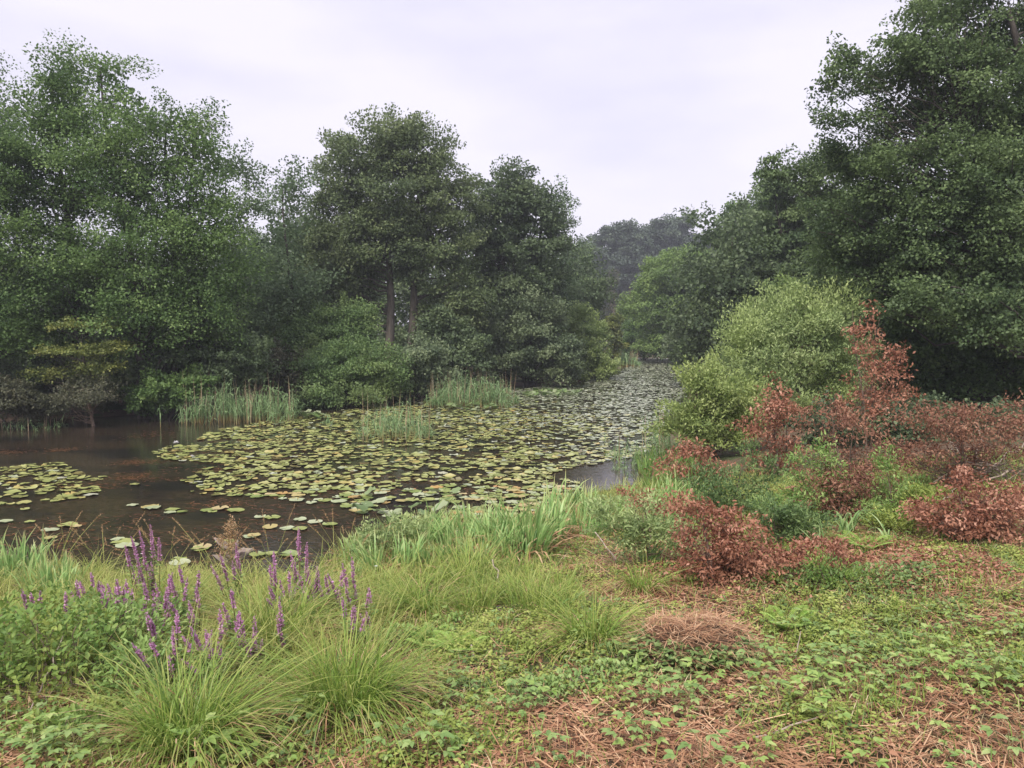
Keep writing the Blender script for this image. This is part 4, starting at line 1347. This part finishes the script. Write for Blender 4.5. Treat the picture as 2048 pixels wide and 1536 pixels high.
# ------------------------------------------------------------------ leafy plants near the camera
def sprig_positions(n, pxr, pyr):
    pts = []
    for _ in range(n):
        pts.append(G(rng.uniform(*pxr), rng.uniform(*pyr)))
    return np.array(pts)


# compound-leaved sprouts (three to five leaflets), copies of a few
def make_sprout(k, mat='sprout', h=.2, ls=.06, nn=7):
    a, st = Acc(), Acc()
    L_ = 'light green young sprout coming up through the dry straw'
    root = empty('young_sprout', (0, 0, 0), L_, 'sprout', 'young sprouts in the straw')
    for j in range(nn):
        fr = (j + 1) / nn
        an = j * 2.4 + rng.uniform(-.4, .4)
        reach = h * rng.uniform(.35, .7) * (1.1 - .55 * fr)
        b = np.array([0, 0, h * fr * .75])
        e = b + np.array([math.cos(an) * reach, math.sin(an) * reach, h * .25])
        tubes(st, np.array([[b, (b + e) / 2 + [0, 0, .01], e]]), np.array([[.002, .0018, .0012]]), 3)
        for da in (-.95, 0, .95):
            d = np.array([[math.cos(an + da), math.sin(an + da), rng.uniform(-.15, .25)]])
            s = ls * (1.15 if da == 0 else .9) * rng.uniform(.8, 1.15)
            leaves6(a, e[None], d, np.array([[0, 0, 1.]]) + rng.normal(0, .18, (1, 3)), s, s * .52, min(1, max(0, rng.normal(.5, .25))))
    tubes(st, np.array([[[0, 0, -.03], [.005, 0, h * .4], [0, .005, h * .78]]]), np.array([[.004, .003, .002]]), 4)
    ob('leaves', a.mesh('leaves', M[mat]), root)
    ob('stem', st.mesh('stem', M['lstem']), root)
    return root


srcs = [make_sprout(0), make_sprout(1, h=.16, ls=.05), make_sprout(2, 'sproutb', h=.24, ls=.062, nn=9), make_sprout(3, h=.13, ls=.055, nn=5), make_sprout(4, 'sproutb', h=.14, ls=.05, nn=6)]
pts = []
for _ in range(900):
    px, py = rng.uniform(-30, 2080), rng.uniform(1225, 1560)
    dens = 0
    if px < 620:
        dens = .55 if py > 1440 else .0
        if 380 < px < 820 and py > 1380:
            dens = .9
    elif px < 1050:
        dens = .8 if 1380 < py < 1470 else (.22 if py >= 1470 else .12)
    else:
        dens = .62 if 1270 < py < 1445 else (.16 if py >= 1445 else .1)
        if 1280 < px < 1480 and py < 1330:
            dens = 0
    dens *= .35 + 1.1 * vnoise(px, py, 90, 21)
    if rng.random() < dens * .75:
        q = G(px, py)
        pts.append((q[0], q[1], rng.uniform(.5, 1.0)))
pts = pts[:290]
print('sprouts', len(pts))


def slab(i, x, y):
    return ('light green young sprout coming up through the dry straw', 'light green young sprout coming up through the dry straw', 'bluish green young sprout coming up through the dry straw',
            'light green young sprout coming up through the dry straw', 'bluish green young sprout coming up through the dry straw')[i % 5]


scatter(srcs, pts, slab, 'young sprouts in the straw')


# bramble / herb mounds
def herb_mound(name, label, cat, blobs, mat, ls, n, dome=True, dead=False, aspect=.55):
    """blobs: (px, py_ground, radius_m, height_m)"""
    q0 = G(blobs[0][0], blobs[0][1])
    root = empty(name, q0, label, cat)
    a, st = Acc(), Acc()
    for px, py, r, h in blobs:
        q = G(px, py)
        d = norm(rng.normal(0, 1, (n, 3)))
        d[:, 2] = np.abs(d[:, 2])
        rad = 1 - .5 * rng.random(n) ** 2 + .12 * (vnoise(d[:, 0] * 3 + px, d[:, 1] * 3 + d[:, 2] * 2, .6, 3) - .5)
        p = q + d * rad[:, None] * np.array([r, r, h])
        dd_ = norm(d + rng.normal(0, .6, (n, 3)) + np.array([0, 0, -.1]))
        nn_ = norm(np.array([0, 0, 1.]) + d * .5 + rng.normal(0, .35, (n, 3)))
        tone = np.clip(.15 + .6 * vnoise(p[:, 0], p[:, 1] + p[:, 2], .16, 8) + rng.normal(0, .16, n), 0, 1)
        leaves6(a, p - q0, dd_, nn_, ls * rng.uniform(.6, 1.3, n), ls * aspect * rng.uniform(.8, 1.2, n), tone)
        m = 26
        e = q + norm(rng.normal(0, 1, (m, 3))) * np.array([r, r, h]) * .9
        e[:, 2] = np.maximum(e[:, 2], q[2] + h * .2)
        s = q + rng.normal(0, .3, (m, 3)) * np.array([r, r, 0])
        cp_ = curve_pts(s, e, 6, up=-.35, wob=.04)
        tubes(st, cp_ - q0, np.full((m, 6), .0035), 3)
    ob('leaves', a.mesh('leaves', M[mat]), root)
    ob('stems', st.mesh('stems', M['twig']), root)
    return root


herb_mound('bramble_bush', 'wide mound of yellowing bramble at the left edge of the foreground', 'bush',
           [(20, 1400, .55, .62), (120, 1380, .5, .6), (60, 1300, .6, .5), (-60, 1380, .5, .6), (170, 1330, .5, .5), (80, 1260, .6, .35)], 'bramble', .05, 900)
herb_mound('herb_clump', 'fresh green leafy herb clump under the purple flowers', 'plant',
           [(250, 1350, .38, .5), (210, 1310, .45, .45), (310, 1300, .35, .42), (280, 1390, .3, .35)], 'nettle', .058, 800, aspect=.36)
herb_mound('bramble_sprawl', 'small green bramble sprawl at the bottom left corner', 'plant',
           [(150, 1495, .26, .2), (90, 1480, .2, .15), (180, 1470, .22, .18)], 'bramble', .04, 420)
herb_mound('herb_clump', 'dark leafy herbs at the foot of the dense mid-sized tussock', 'plant',
           [(870, 1290, .25, .16), (920, 1270, .3, .14), (800, 1300, .2, .2)], 'nettle', .04, 320)
herb_mound('herb_clump', 'low bluish green herb patch at the bottom centre right', 'plant',
           [(1080, 1400, .22, .12), (1150, 1390, .25, .12), (1230, 1370, .25, .13), (1290, 1360, .2, .1)], 'sproutb', .038, 300)
herb_mound('herb_clump', 'low green patch of leaves around the small dark shrub', 'plant',
           [(1690, 1180, .35, .14), (1760, 1170, .35, .16), (1620, 1160, .35, .12), (1830, 1160, .3, .12)], 'cover2', .045, 380)
herb_mound('herb_clump', 'low leafy patch on the right side of the puddle', 'plant',
           [(1230, 1340, .22, .16), (1300, 1330, .15, .12)], 'cover2', .04, 260)


# ferns
def fern(px, py, s, lab, n=7):
    q = G(px, py)
    root = empty('fern', q, lab, 'fern', 'bright ferns')
    for j in range(n):
        an = j * 6.28 / n + rng.uniform(-.3, .3)
        a = Acc()
        m = 22
        t_ = np.linspace(.12, 1, m)
        ln = s * rng.uniform(.8, 1.1)
        px_ = np.stack([np.cos(an) * ln * t_ * .8, np.sin(an) * ln * t_ * .8, ln * (t_ * .85 - .4 * t_ ** 2)], 1)
        for sgn in (-1, 1):
            d = np.stack([-np.sin(an) * sgn + np.cos(an) * .5 + 0 * t_, np.cos(an) * sgn + np.sin(an) * .5 + 0 * t_, 0 * t_ + .1], 1)
            leaves(a, px_, d, np.tile([0, 0, 1.], (m, 1)), ln * .28 * np.sin(np.clip(t_ * 1.05, 0, 1) * math.pi * .93 + .15) + .006, ln * .045, rng.random(m))
        ob('frond', a.mesh('frond', M['fern']), root)


fern(800 + 120, 1310, .3, 'bright fern at the front of the dark leafy herbs')
fern(865, 1300, .28, 'bright fern left of the front one near the dense tussock')
fern(1573, 1262, .3, 'bright fern on the trampled bank behind the straw mound')
fern(1731, 1105, .35, 'yellow-green fern near the arching strap leaves')
fern(1900, 1150, .2, 'small fern at the right edge of the bank')

# ------------------------------------------------------------------ stuff: short growth, straw, dry leaves
def field(n, x0, x1, y0, y1):
    x = rng.uniform(x0, x1, n)
    y = rng.uniform(y0, y1, n)
    return x, y


def on_ground(x, y, dz=0.):
    return np.stack([x, y, gz(x, y) + dz], 1)


def greenness(x, y):
    """0 bare straw ... 1 fully grown over"""
    px, py = proj(np.stack([x, y, gz(x, y)], 1))
    g = fbm(x, y, .9, 15)
    base = np.interp(py, [1060, 1150, 1260, 1330, 1400, 1450, 1480, 1540], [.72, .76, .78, .72, .66, .48, .24, .12])
    base = np.where(px > 1500, base + .05, base)
    base = base - np.where((px > 1850) & (py > 1280), .3, 0)
    base = base - np.where((np.abs(px - 1230) < 250) & (np.abs(py - 1180) < 40), .15, 0)
    base = base - .45 * np.exp(-(((px - 1385) / 130) ** 2 + ((py - 1300) / 60) ** 2))
    for bx_, by_, sx_, sy_, am in [(1310, 1185, 110, 26, .6), (1010, 1270, 90, 16, .5), (860, 1260, 60, 14, .4), (1060, 1330, 60, 18, .35), (1450, 1235, 60, 12, .3), (960, 1345, 70, 14, .4), (1900, 1190, 120, 18, .4), (1550, 1400, 120, 18, .3)]:
        base = base - am * np.exp(-(((px - bx_) / sx_) ** 2 + ((py - by_) / sy_) ** 2))
    return np.clip(base + (g - .5) * 2.4, 0, 1)


# ground-cover leaves
for nm, mat, off, n, ls in [('ground_cover', 'cover', 0, 42000, .034), ('dark_ground_cover', 'cover2', 5, 12000, .042)]:
    x, y = field(n * 4, -6.5, 10, 3.6, 14.5)
    x = x * np.interp(y, [3, 14], [.55, 1.1])
    d = sdist(x, y)
    gr = greenness(x, y)
    pat = vnoise(x, y, .7, 30 + off)
    ok = (d > .25) & (rng.random(len(x)) < gr * (.25 + pat)) & (vnoise(x, y, .12, 31 + off) > .42)
    x, y = x[ok][:n], y[ok][:n]
    m = len(x)
    k = np.repeat(np.arange(m), 5)
    hh = rng.uniform(.01, .09, m) * (.5 + 1.1 * pat[ok][:n])
    c = on_ground(x, y)[k] + np.stack([rng.normal(0, .022, len(k)), rng.normal(0, .022, len(k)), hh[k] * rng.uniform(.3, 1.1, len(k))], 1)
    an = rng.uniform(0, 6.28, len(k))
    dr = np.stack([np.cos(an), np.sin(an), rng.uniform(-.3, .5, len(k))], 1)
    a = Acc()
    tone = np.clip(.1 + .75 * vnoise(x, y, .25, 40 + off)[k] + rng.normal(0, .15, len(k)), 0, 1)
    leaves(a, c, dr, rng.normal(0, .35, (len(k), 3)) + [0, 0, 1], ls * rng.uniform(.6, 1.3, len(k)), ls * .55, tone)
    tag(ob(nm, a.mesh(nm, M[mat])), 'low leafy ground cover spread over the near bank', 'ground cover', kind='stuff')
# short grass
x, y = field(120000, -6.5, 10, 3.6, 15)
x = x * np.interp(y, [3, 14], [.55, 1.2])
gr = greenness(x, y)
ok = (sdist(x, y) > .1) & (rng.random(len(x)) < (.12 + gr) * (.2 + .9 * vnoise(x, y, .5, 51)))
x, y = x[ok], y[ok]
n = len(x)
a = Acc()
blades(a, on_ground(x, y, -.01), rng.uniform(.05, .20, n) * (.6 + .8 * vnoise(x, y, .6, 52)), rng.uniform(0, 6.28, n), rng.uniform(.01, .12, n), rng.uniform(0, .5, n), .006, rng.random(n), seg=3)
tag(ob('short_grass', a.mesh('short_grass', M['tuss'])), 'short fine grass growing through the trampled bank', 'grass', kind='stuff')
x, y = field(60000, -6.5, 10, 3.6, 15)
x = x * np.interp(y, [3, 14], [.55, 1.2])
ok = (sdist(x, y) > .1) & (rng.random(len(x)) < np.clip(vnoise(x, y, .4, 58) * 1.8 - .6, 0, 1))
x, y = x[ok], y[ok]
n = len(x)
a = Acc()
blades(a, on_ground(x, y, -.01), rng.uniform(.03, .16, n), rng.uniform(0, 6.28, n), rng.uniform(.03, .16, n), rng.uniform(0, .9, n), .005, rng.random(n), seg=3)
tag(ob('dry_grass', a.mesh('dry_grass', M['drygrass'])), 'pale bleached grass blades between the green ground cover', 'dry grass', kind='stuff')


def flat_straw(acc, x, y, ln, wd, rnd, lift=.035, tiltv=.22):
    n = len(x)
    an = rng.uniform(0, math.pi, n)
    c = on_ground(x, y) + np.stack([np.zeros(n), np.zeros(n), rng.uniform(.004, lift, n)], 1)
    d = np.stack([np.cos(an), np.sin(an), rng.normal(0, tiltv, n)], 1)
    d = norm(d)
    s = norm(np.cross(d, np.array([0, 0, 1.]) + rng.normal(0, .5, (n, 3))))
    bend = rng.normal(0, .12, n)[:, None] * s + np.array([0, 0, 1.]) * rng.uniform(-.02, .12, n)[:, None]
    v = np.empty((n, 3, 2, 3))
    for k, t_ in enumerate((-.5, 0, .5)):
        m = c + d * (t_ * ln)[:, None] + bend * (ln * (.25 - t_ * t_))[:, None]
        v[:, k, 0] = m - s * wd[:, None] * .5
        v[:, k, 1] = m + s * wd[:, None] * .5
    b = (np.arange(n) * 6)[:, None]
    acc.add(v, np.concatenate([b + [0, 1, 3, 2], b + [2, 3, 5, 4]]), np.repeat(rnd, 6), .5)


x, y = field(110000, -5.5, 8.5, 3.4, 13.5)
x = x * np.interp(y, [3, 13], [.5, 1.1])
d = sdist(x, y)
gr = greenness(x, y)
ok = (d > .35) & (rng.random(len(x)) < np.clip(1.15 - gr, .16, 1) * np.interp(y, [4, 8, 13], [1, .8, .5]))
x, y = x[ok], y[ok]
n = len(x)
print('straw', n)
a = Acc()
tone = np.clip(.12 + .7 * fbm(x, y, .5, 60) + rng.normal(0, .2, n), 0, 1)
flat_straw(a, x, y, rng.uniform(.04, .26, n) * rng.choice([1, 1, 1.7], n), rng.uniform(.0025, .0075, n), tone)
tag(ob('straw_litter', a.mesh('straw_litter', M['straw'])), 'dry straw and cut stalks littering the near bank', 'straw', kind='stuff')
x, y = field(60000, -5.5, 9, 3.4, 13.5)
x = x * np.interp(y, [3, 13], [.5, 1.1])
gr = greenness(x, y)
ok = (sdist(x, y) > .35) & (rng.random(len(x)) < np.clip(1.0 - gr * .8, .15, 1) * (.2 + fbm(x, y, .8, 70)))
x, y = x[ok], y[ok]
n = len(x)
a = Acc()
an = rng.uniform(0, 6.28, n)
leaves6(a, on_ground(x, y, .012) + np.stack([np.zeros(n), np.zeros(n), rng.uniform(0, .03, n)], 1), np.stack([np.cos(an), np.sin(an), rng.normal(0, .25, n)], 1), rng.normal(0, .4, (n, 3)) + [0, 0, 1],
        rng.uniform(.02, .06, n), rng.uniform(.012, .03, n), np.clip(rng.normal(.4, .22, n), 0, 1), fold=.25, droop=.3)
tag(ob('dry_leaves', a.mesh('dry_leaves', M['litter'])), 'withered brown leaves lying between the straw', 'dry leaves', kind='stuff')
# reddish fallen leaves under the withered bushes
n = 9000
px, py = rng.uniform(1330, 2048, n), rng.uniform(1090, 1165, n)
xx = []
gp = [G(a_, b_2) for a_, b_2 in zip(px[:220], py[:220])]
gp = np.array(gp)
k = rng.integers(0, len(gp), n)
x = gp[k, 0] + rng.normal(0, .25, n)
y = gp[k, 1] + rng.normal(0, .3, n)
ok = (vnoise(x, y, .8, 80) > .42)
x, y = x[ok], y[ok]
n = len(x)
an = rng.uniform(0, 6.28, n)
a = Acc()
leaves(a, on_ground(x, y, .02) + np.stack([np.zeros(n), np.zeros(n), rng.uniform(0, .07, n)], 1), np.stack([np.cos(an), np.sin(an), rng.normal(0, .4, n)], 1), rng.normal(0, .6, (n, 3)) + [0, 0, 1], rng.uniform(.03, .07, n), .025, rng.random(n))
tag(ob('fallen_red_leaves', a.mesh('fallen_red_leaves', M['deadred'])), 'reddish withered leaves strewn below the wine-red bushes', 'dry leaves', kind='stuff')

# dense herb layer under the left flowers and the shore so that no soil shows
x, y = field(60000, -7, 10, 5, 14.5)
px, py = proj(on_ground(x, y))
d = sdist(x, y)
ok = (d > .05) & (((px < 760) & (py > 1150) & (py < 1400)) | ((d < 2.2) & (px > 600) & (px < 1500)) | ((px > 1380) & (py < 1110) & (vnoise(x, y, .7, 57) > .72))) & (rng.random(len(x)) < .6)
x, y = x[ok], y[ok]
n = len(x)
a = Acc()
blades(a, on_ground(x, y, -.01), rng.uniform(.12, .42, n) * (.5 + .9 * vnoise(x, y, .8, 55)), rng.uniform(0, 6.28, n), rng.uniform(.03, .28, n), rng.uniform(0, .7, n), .008, rng.random(n), seg=4)
tag(ob('bank_grass', a.mesh('bank_grass', M['grass'])), 'tangled knee-high yellow-green grass behind the trampled strip', 'grass', kind='stuff')

# ------------------------------------------------------------------ mound, poles, puddle, twigs
q = G(1385, 1325)
root = empty('root_mound', q, 'low earthen root mound topped with straw at the lower right', 'mound')
a = Acc()
nu, nv = 48, 16
v = []
for j in range(nv + 1):
    f_ = j / nv
    for i in range(nu):
        th = i / nu * 2 * math.pi
        r_ = .34 * (math.sin(f_ * math.pi / 2) ** .55)
        h_ = .26 * (1 - f_ ** 3.2)
        k1 = vnoise(math.cos(th) * 2 + 5, math.sin(th) * 2 + f_ * 3, .5, 90) - .5
        v.append(((1.05 + .4 * k1) * r_ * math.cos(th) * 1.1, (1.05 + .4 * k1) * r_ * math.sin(th) * .8, h_ * (1 + .5 * k1) * .85 - .04))
f_ = [[j * nu + i, j * nu + (i + 1) % nu, (j + 1) * nu + (i + 1) % nu, (j + 1) * nu + i] for j in range(nv) for i in range(nu)]
a.add(np.array(v), np.array(f_), .5, 0)
ob('earth', a.mesh('earth', gm, True), root)
a = Acc()
n = 1500
th = rng.uniform(0, 6.28, n)
r_ = .40 * np.sqrt(rng.random(n))
c = np.stack([r_ * np.cos(th) * 1.1, r_ * np.sin(th) * .8, .27 * (1 - (r_ / .44) ** 4) * (.85 + .3 * vnoise(r_ * np.cos(th) * 3, r_ * np.sin(th) * 3, .4, 3)) + rng.uniform(0, .05, n)], 1)
an = rng.uniform(0, 6.28, n)
blades(a, c, rng.uniform(-.04, .04, n), an, rng.uniform(.05, .2, n), 0, .006, np.clip(rng.normal(.45, .25, n), 0, 1), seg=3)
ob('straw_cap', a.mesh('straw_cap', M['straw']), root)

a = Acc()
n = 520
th = rng.normal(4.4, 1.3, n)
r_ = .42 * rng.uniform(.5, 1.0, n) ** .5
c = np.stack([r_ * np.cos(th) * 1.1, r_ * np.sin(th) * .85, .24 * (1 - (r_ / .47) ** 3) + rng.uniform(0, .07, n)], 1)
leaves6(a, c, rng.normal(0, 1, (n, 3)) * [1, 1, .4], rng.normal(0, .4, (n, 3)) + [0, -.4, 1], rng.uniform(.025, .055, n), .025, rng.random(n))
ob('moss_and_leaves', a.mesh('moss_and_leaves', M['cover2']), root)


def stick(px0, py0, px1, py1, z0, z1, r, lab, mat='deadwood', cat='stick', name='dry_stick', dd_=0):
    a0 = G(px0, py0)
    a0[2] += z0
    a1 = G(px1, py1)
    a1[2] += z1
    a1[1] += dd_
    a = Acc()
    p = curve_pts(a0[None], a1[None], 8, up=-.03, wob=.015)
    tubes(a, p - a0, np.linspace(r, r * .55, 8)[None], 6)
    tag(ob(name, a.mesh(name, M[mat], True), loc=a0), lab, cat)


stick(2025, 968, 1900, 925, .05, .25, .022, 'thick pale pole leaning in the branch pile at the right edge')
stick(2010, 962, 1890, 915, .02, .35, .018, 'thinner pole lying beside the thick pale one')
stick(1960, 962, 2048, 915, .05, .3, .015, 'pole crossing the other two at the right edge')
stick(1955, 965, 1955, 900, 0, .5, .02, 'upright grey stem in the middle of the bare branch fan')
stick(1865, 1045, 1925, 1005, .05, .3, .01, 'pale broken twig lying on the rust-red branches')
stick(1690, 1125, 1770, 1118, .04, .06, .008, 'long thin pale twig on the ground under the right shrubs')
stick(1535, 1330, 1665, 1385, .03, .05, .006, 'long straw-coloured stalk across the sprouts at the lower right')
stick(1470, 1500, 1745, 1425, .03, .06, .007, 'longest dry stalk lying diagonally on the straw at the bottom right')
stick(943, 1310, 953, 1345, .08, .03, .008, 'short whitish stick stuck in the ground at the centre')
stick(985, 1175, 1015, 1230, .3, .03, .009, 'dry bent reed stalk beside the puddle')
stick(1190, 1105, 1235, 1130, .25, .03, .009, 'leaning broken stalk at the foot of the shore sedge')
stick(820, 1400, 700, 1320, .03, .06, .005, 'thin brown stalk between the two big tussocks')
stick(60, 1440, 130, 1370, .05, .35, .006, 'thin reddish bramble stem at the left')
stick(1590, 1330, 1600, 1300, .02, .14, .005, 'short dark twig standing in the sprouts')

# seeding grass stalks rising over the dark water
for i, (px, py, lab) in enumerate([(330, 1180, 'thin seeding grass stalks arching over the water right of the tallest loosestrife'), (215, 1175, 'thin pale grass stalks with bent tips at the left over the water'),
                                   (430, 1180, 'fan of thin seeding stalks left of the rusty dock'), (545, 1175, 'few thin brown stalks right of the rusty dock'), (690, 1160, 'thin dry stalks at the left end of the shore sedge'), (110, 1170, 'wispy seeding grass behind the left flower group')]):
    q = G(px, py)
    root = empty('seeding_plant', q, lab, 'grass')
    a, a2 = Acc(), Acc()
    n = 12
    b = np.stack([rng.normal(0, .05, n), rng.normal(0, .05, n), np.full(n, -.02)], 1)
    h_, az_, ln_, dr_ = rng.uniform(.55, .95, n), rng.choice([0, math.pi], n) + rng.normal(0, .6, n), rng.uniform(.1, .6, n), rng.uniform(0, .25, n)
    blades(a, b, h_, az_, ln_, dr_, .006, rng.random(n), seg=6)
    ob('stalks', a.mesh('stalks', M['grass']), root)
    for j in range(n):
        tt = rng.uniform(.82, 1., 40)
        c = np.stack([b[j, 0] + np.cos(az_[j]) * ln_[j] * tt ** 1.7, b[j, 1] + np.sin(az_[j]) * ln_[j] * tt ** 1.7, b[j, 2] + h_[j] * (tt - dr_[j] * tt ** 3.2)], 1)
        leaves(a2, c, rng.normal(0, .5, (40, 3)) + [0, 0, 1], rng.normal(0, 1, (40, 3)), .02, .006, rng.random(40))
    ob('seed_heads', a2.mesh('seed_heads', M['dock']), root)

q = G(1960, 975)
root = empty('brush_pile', q, 'tangle of bare grey and brown branches piled under the dry fan at the right edge', 'brush pile')
for nm, mt, n, rr0, L0 in [('thick_branches', 'deadwood', 26, .012, .8), ('thin_twigs', 'twig', 190, .0045, .55)]:
    c = np.stack([rng.uniform(-.55, .8, n), rng.normal(.1, .3, n), rng.uniform(.02, .38, n) * (1 if nm[2] == 'i' else .6)], 1)
    d = norm(np.stack([rng.normal(0, 1, n), rng.normal(0, .5, n), rng.normal(.1, .38, n)], 1)) * (L0 * rng.uniform(.4, 1.1, n))[:, None]
    s0, e0 = c - d / 2, c + d / 2
    s0[:, 2] = np.maximum(s0[:, 2], .01)
    e0[:, 2] = np.maximum(e0[:, 2], .01)
    a = Acc()
    tubes(a, curve_pts(s0, e0, 6, up=.05, wob=.04), np.linspace(1, .4, 6)[None] * (rr0 * rng.uniform(.6, 1.4, n))[:, None], 4)
    tag(ob(nm, a.mesh(nm, M[mt]), root), kind='stuff')

# puddle
q = G(1085, 1232)
a = Acc()
n = 30
an = np.linspace(0, 2 * math.pi, n, endpoint=False)
v = np.stack([q[0] + .42 * np.cos(an) * (1 + .12 * np.sin(3 * an)), q[1] + .2 * np.sin(an), np.full(n, q[2] + .055)], 1)
v = np.concatenate([[[q[0], q[1], q[2] + .055]], v])
f_ = np.stack([np.zeros(n, int), 1 + np.arange(n), 1 + (np.arange(n) + 1) % n], 1)
a.add(v, f_, .5, 0)
tag(ob('puddle_water', a.mesh('puddle_water', wm)), kind='structure')

for px, py, lab in [(352, 888, 'small white petalled rosette on the water at the left edge of the main lily drift'), (384, 915, 'tiny white petalled rosette in the open gap below the other white one')]:
    q = W(px, py)
    a = Acc()
    for j, (el_, nn_) in enumerate([(.25, 9), (.8, 8), (1.4, 6)]):
        an = np.arange(nn_) * 6.283 / nn_ + j * .3
        leaves6(a, np.zeros((nn_, 3)) + [0, 0, .015], np.stack([np.cos(an), np.sin(an), np.full(nn_, el_)], 1), np.tile([0, 0, 1.], (nn_, 1)), .09 if px < 360 else .05, .04, .5)
    tag(ob('white_rosette', a.mesh('white_rosette', M['white']), loc=(q[0], q[1], .012)), lab, 'flower')  # rings of white petals set on the water surface

# single white bindweed flowers
for px, py, hgt, lab in [(284, 1108, .75, 'small white flower beside the tallest loosestrife'), (752, 1133, .3, 'small white flower in the grass near the shore'), (445, 1262, .5, 'small white flower by the rounded purple cluster')]:
    D = G(px, py + 60)[1]
    c = P(px, py, D)
    root = empty('white_flower', (c[0], c[1], float(gz(c[0], c[1]))), lab, 'flower')
    zz = c[2] - root.location[2]
    a = Acc()
    an = np.arange(6) * 1.047
    leaves(a, np.tile([0, 0, zz], (6, 1)), np.stack([np.cos(an), np.sin(an), .35 + 0 * an], 1), np.tile([0, 0, 1.], (6, 1)), .022, .02, .5)
    ob('petals', a.mesh('petals', M['white']), root)
    a = Acc()
    tubes(a, np.array([[[0, 0, 0], [.01, 0, zz * .5], [0, 0, zz]]]), np.array([[.003, .002, .0015]]), 4)
    ob('stem', a.mesh('stem', M['lstem']), root)

# ------------------------------------------------------------------ haze
hm = bpy.data.materials.new('haze')
hm.use_nodes = True
t = hm.node_tree
t.nodes.clear()
out = t.nodes.new("ShaderNodeOutputMaterial")
pv = t.nodes.new("ShaderNodeVolumePrincipled")
pv.inputs['Color'].default_value = (.84, .88, .98, 1)
pv.inputs['Density'].default_value = .0010
pv.inputs['Anisotropy'].default_value = .1
t.links.new(pv.outputs['Volume'], out.inputs['Volume'])
a = Acc()
x0, x1, y0, y1, z0, z1 = -265, 265, -17, 365, -2.5, 32
v = [(x0, y0, z0), (x1, y0, z0), (x1, y1, z0), (x0, y1, z0), (x0, y0, z1), (x1, y0, z1), (x1, y1, z1), (x0, y1, z1)]
a.add(np.array(v), np.array([[0, 3, 2, 1], [4, 5, 6, 7], [0, 1, 5, 4], [1, 2, 6, 5], [2, 3, 7, 6], [3, 0, 4, 7]]), 0, 0)
tag(ob('haze', a.mesh('haze', hm)), kind='stuff')
print('faces', sum(len(m.polygons) for m in bpy.data.meshes))
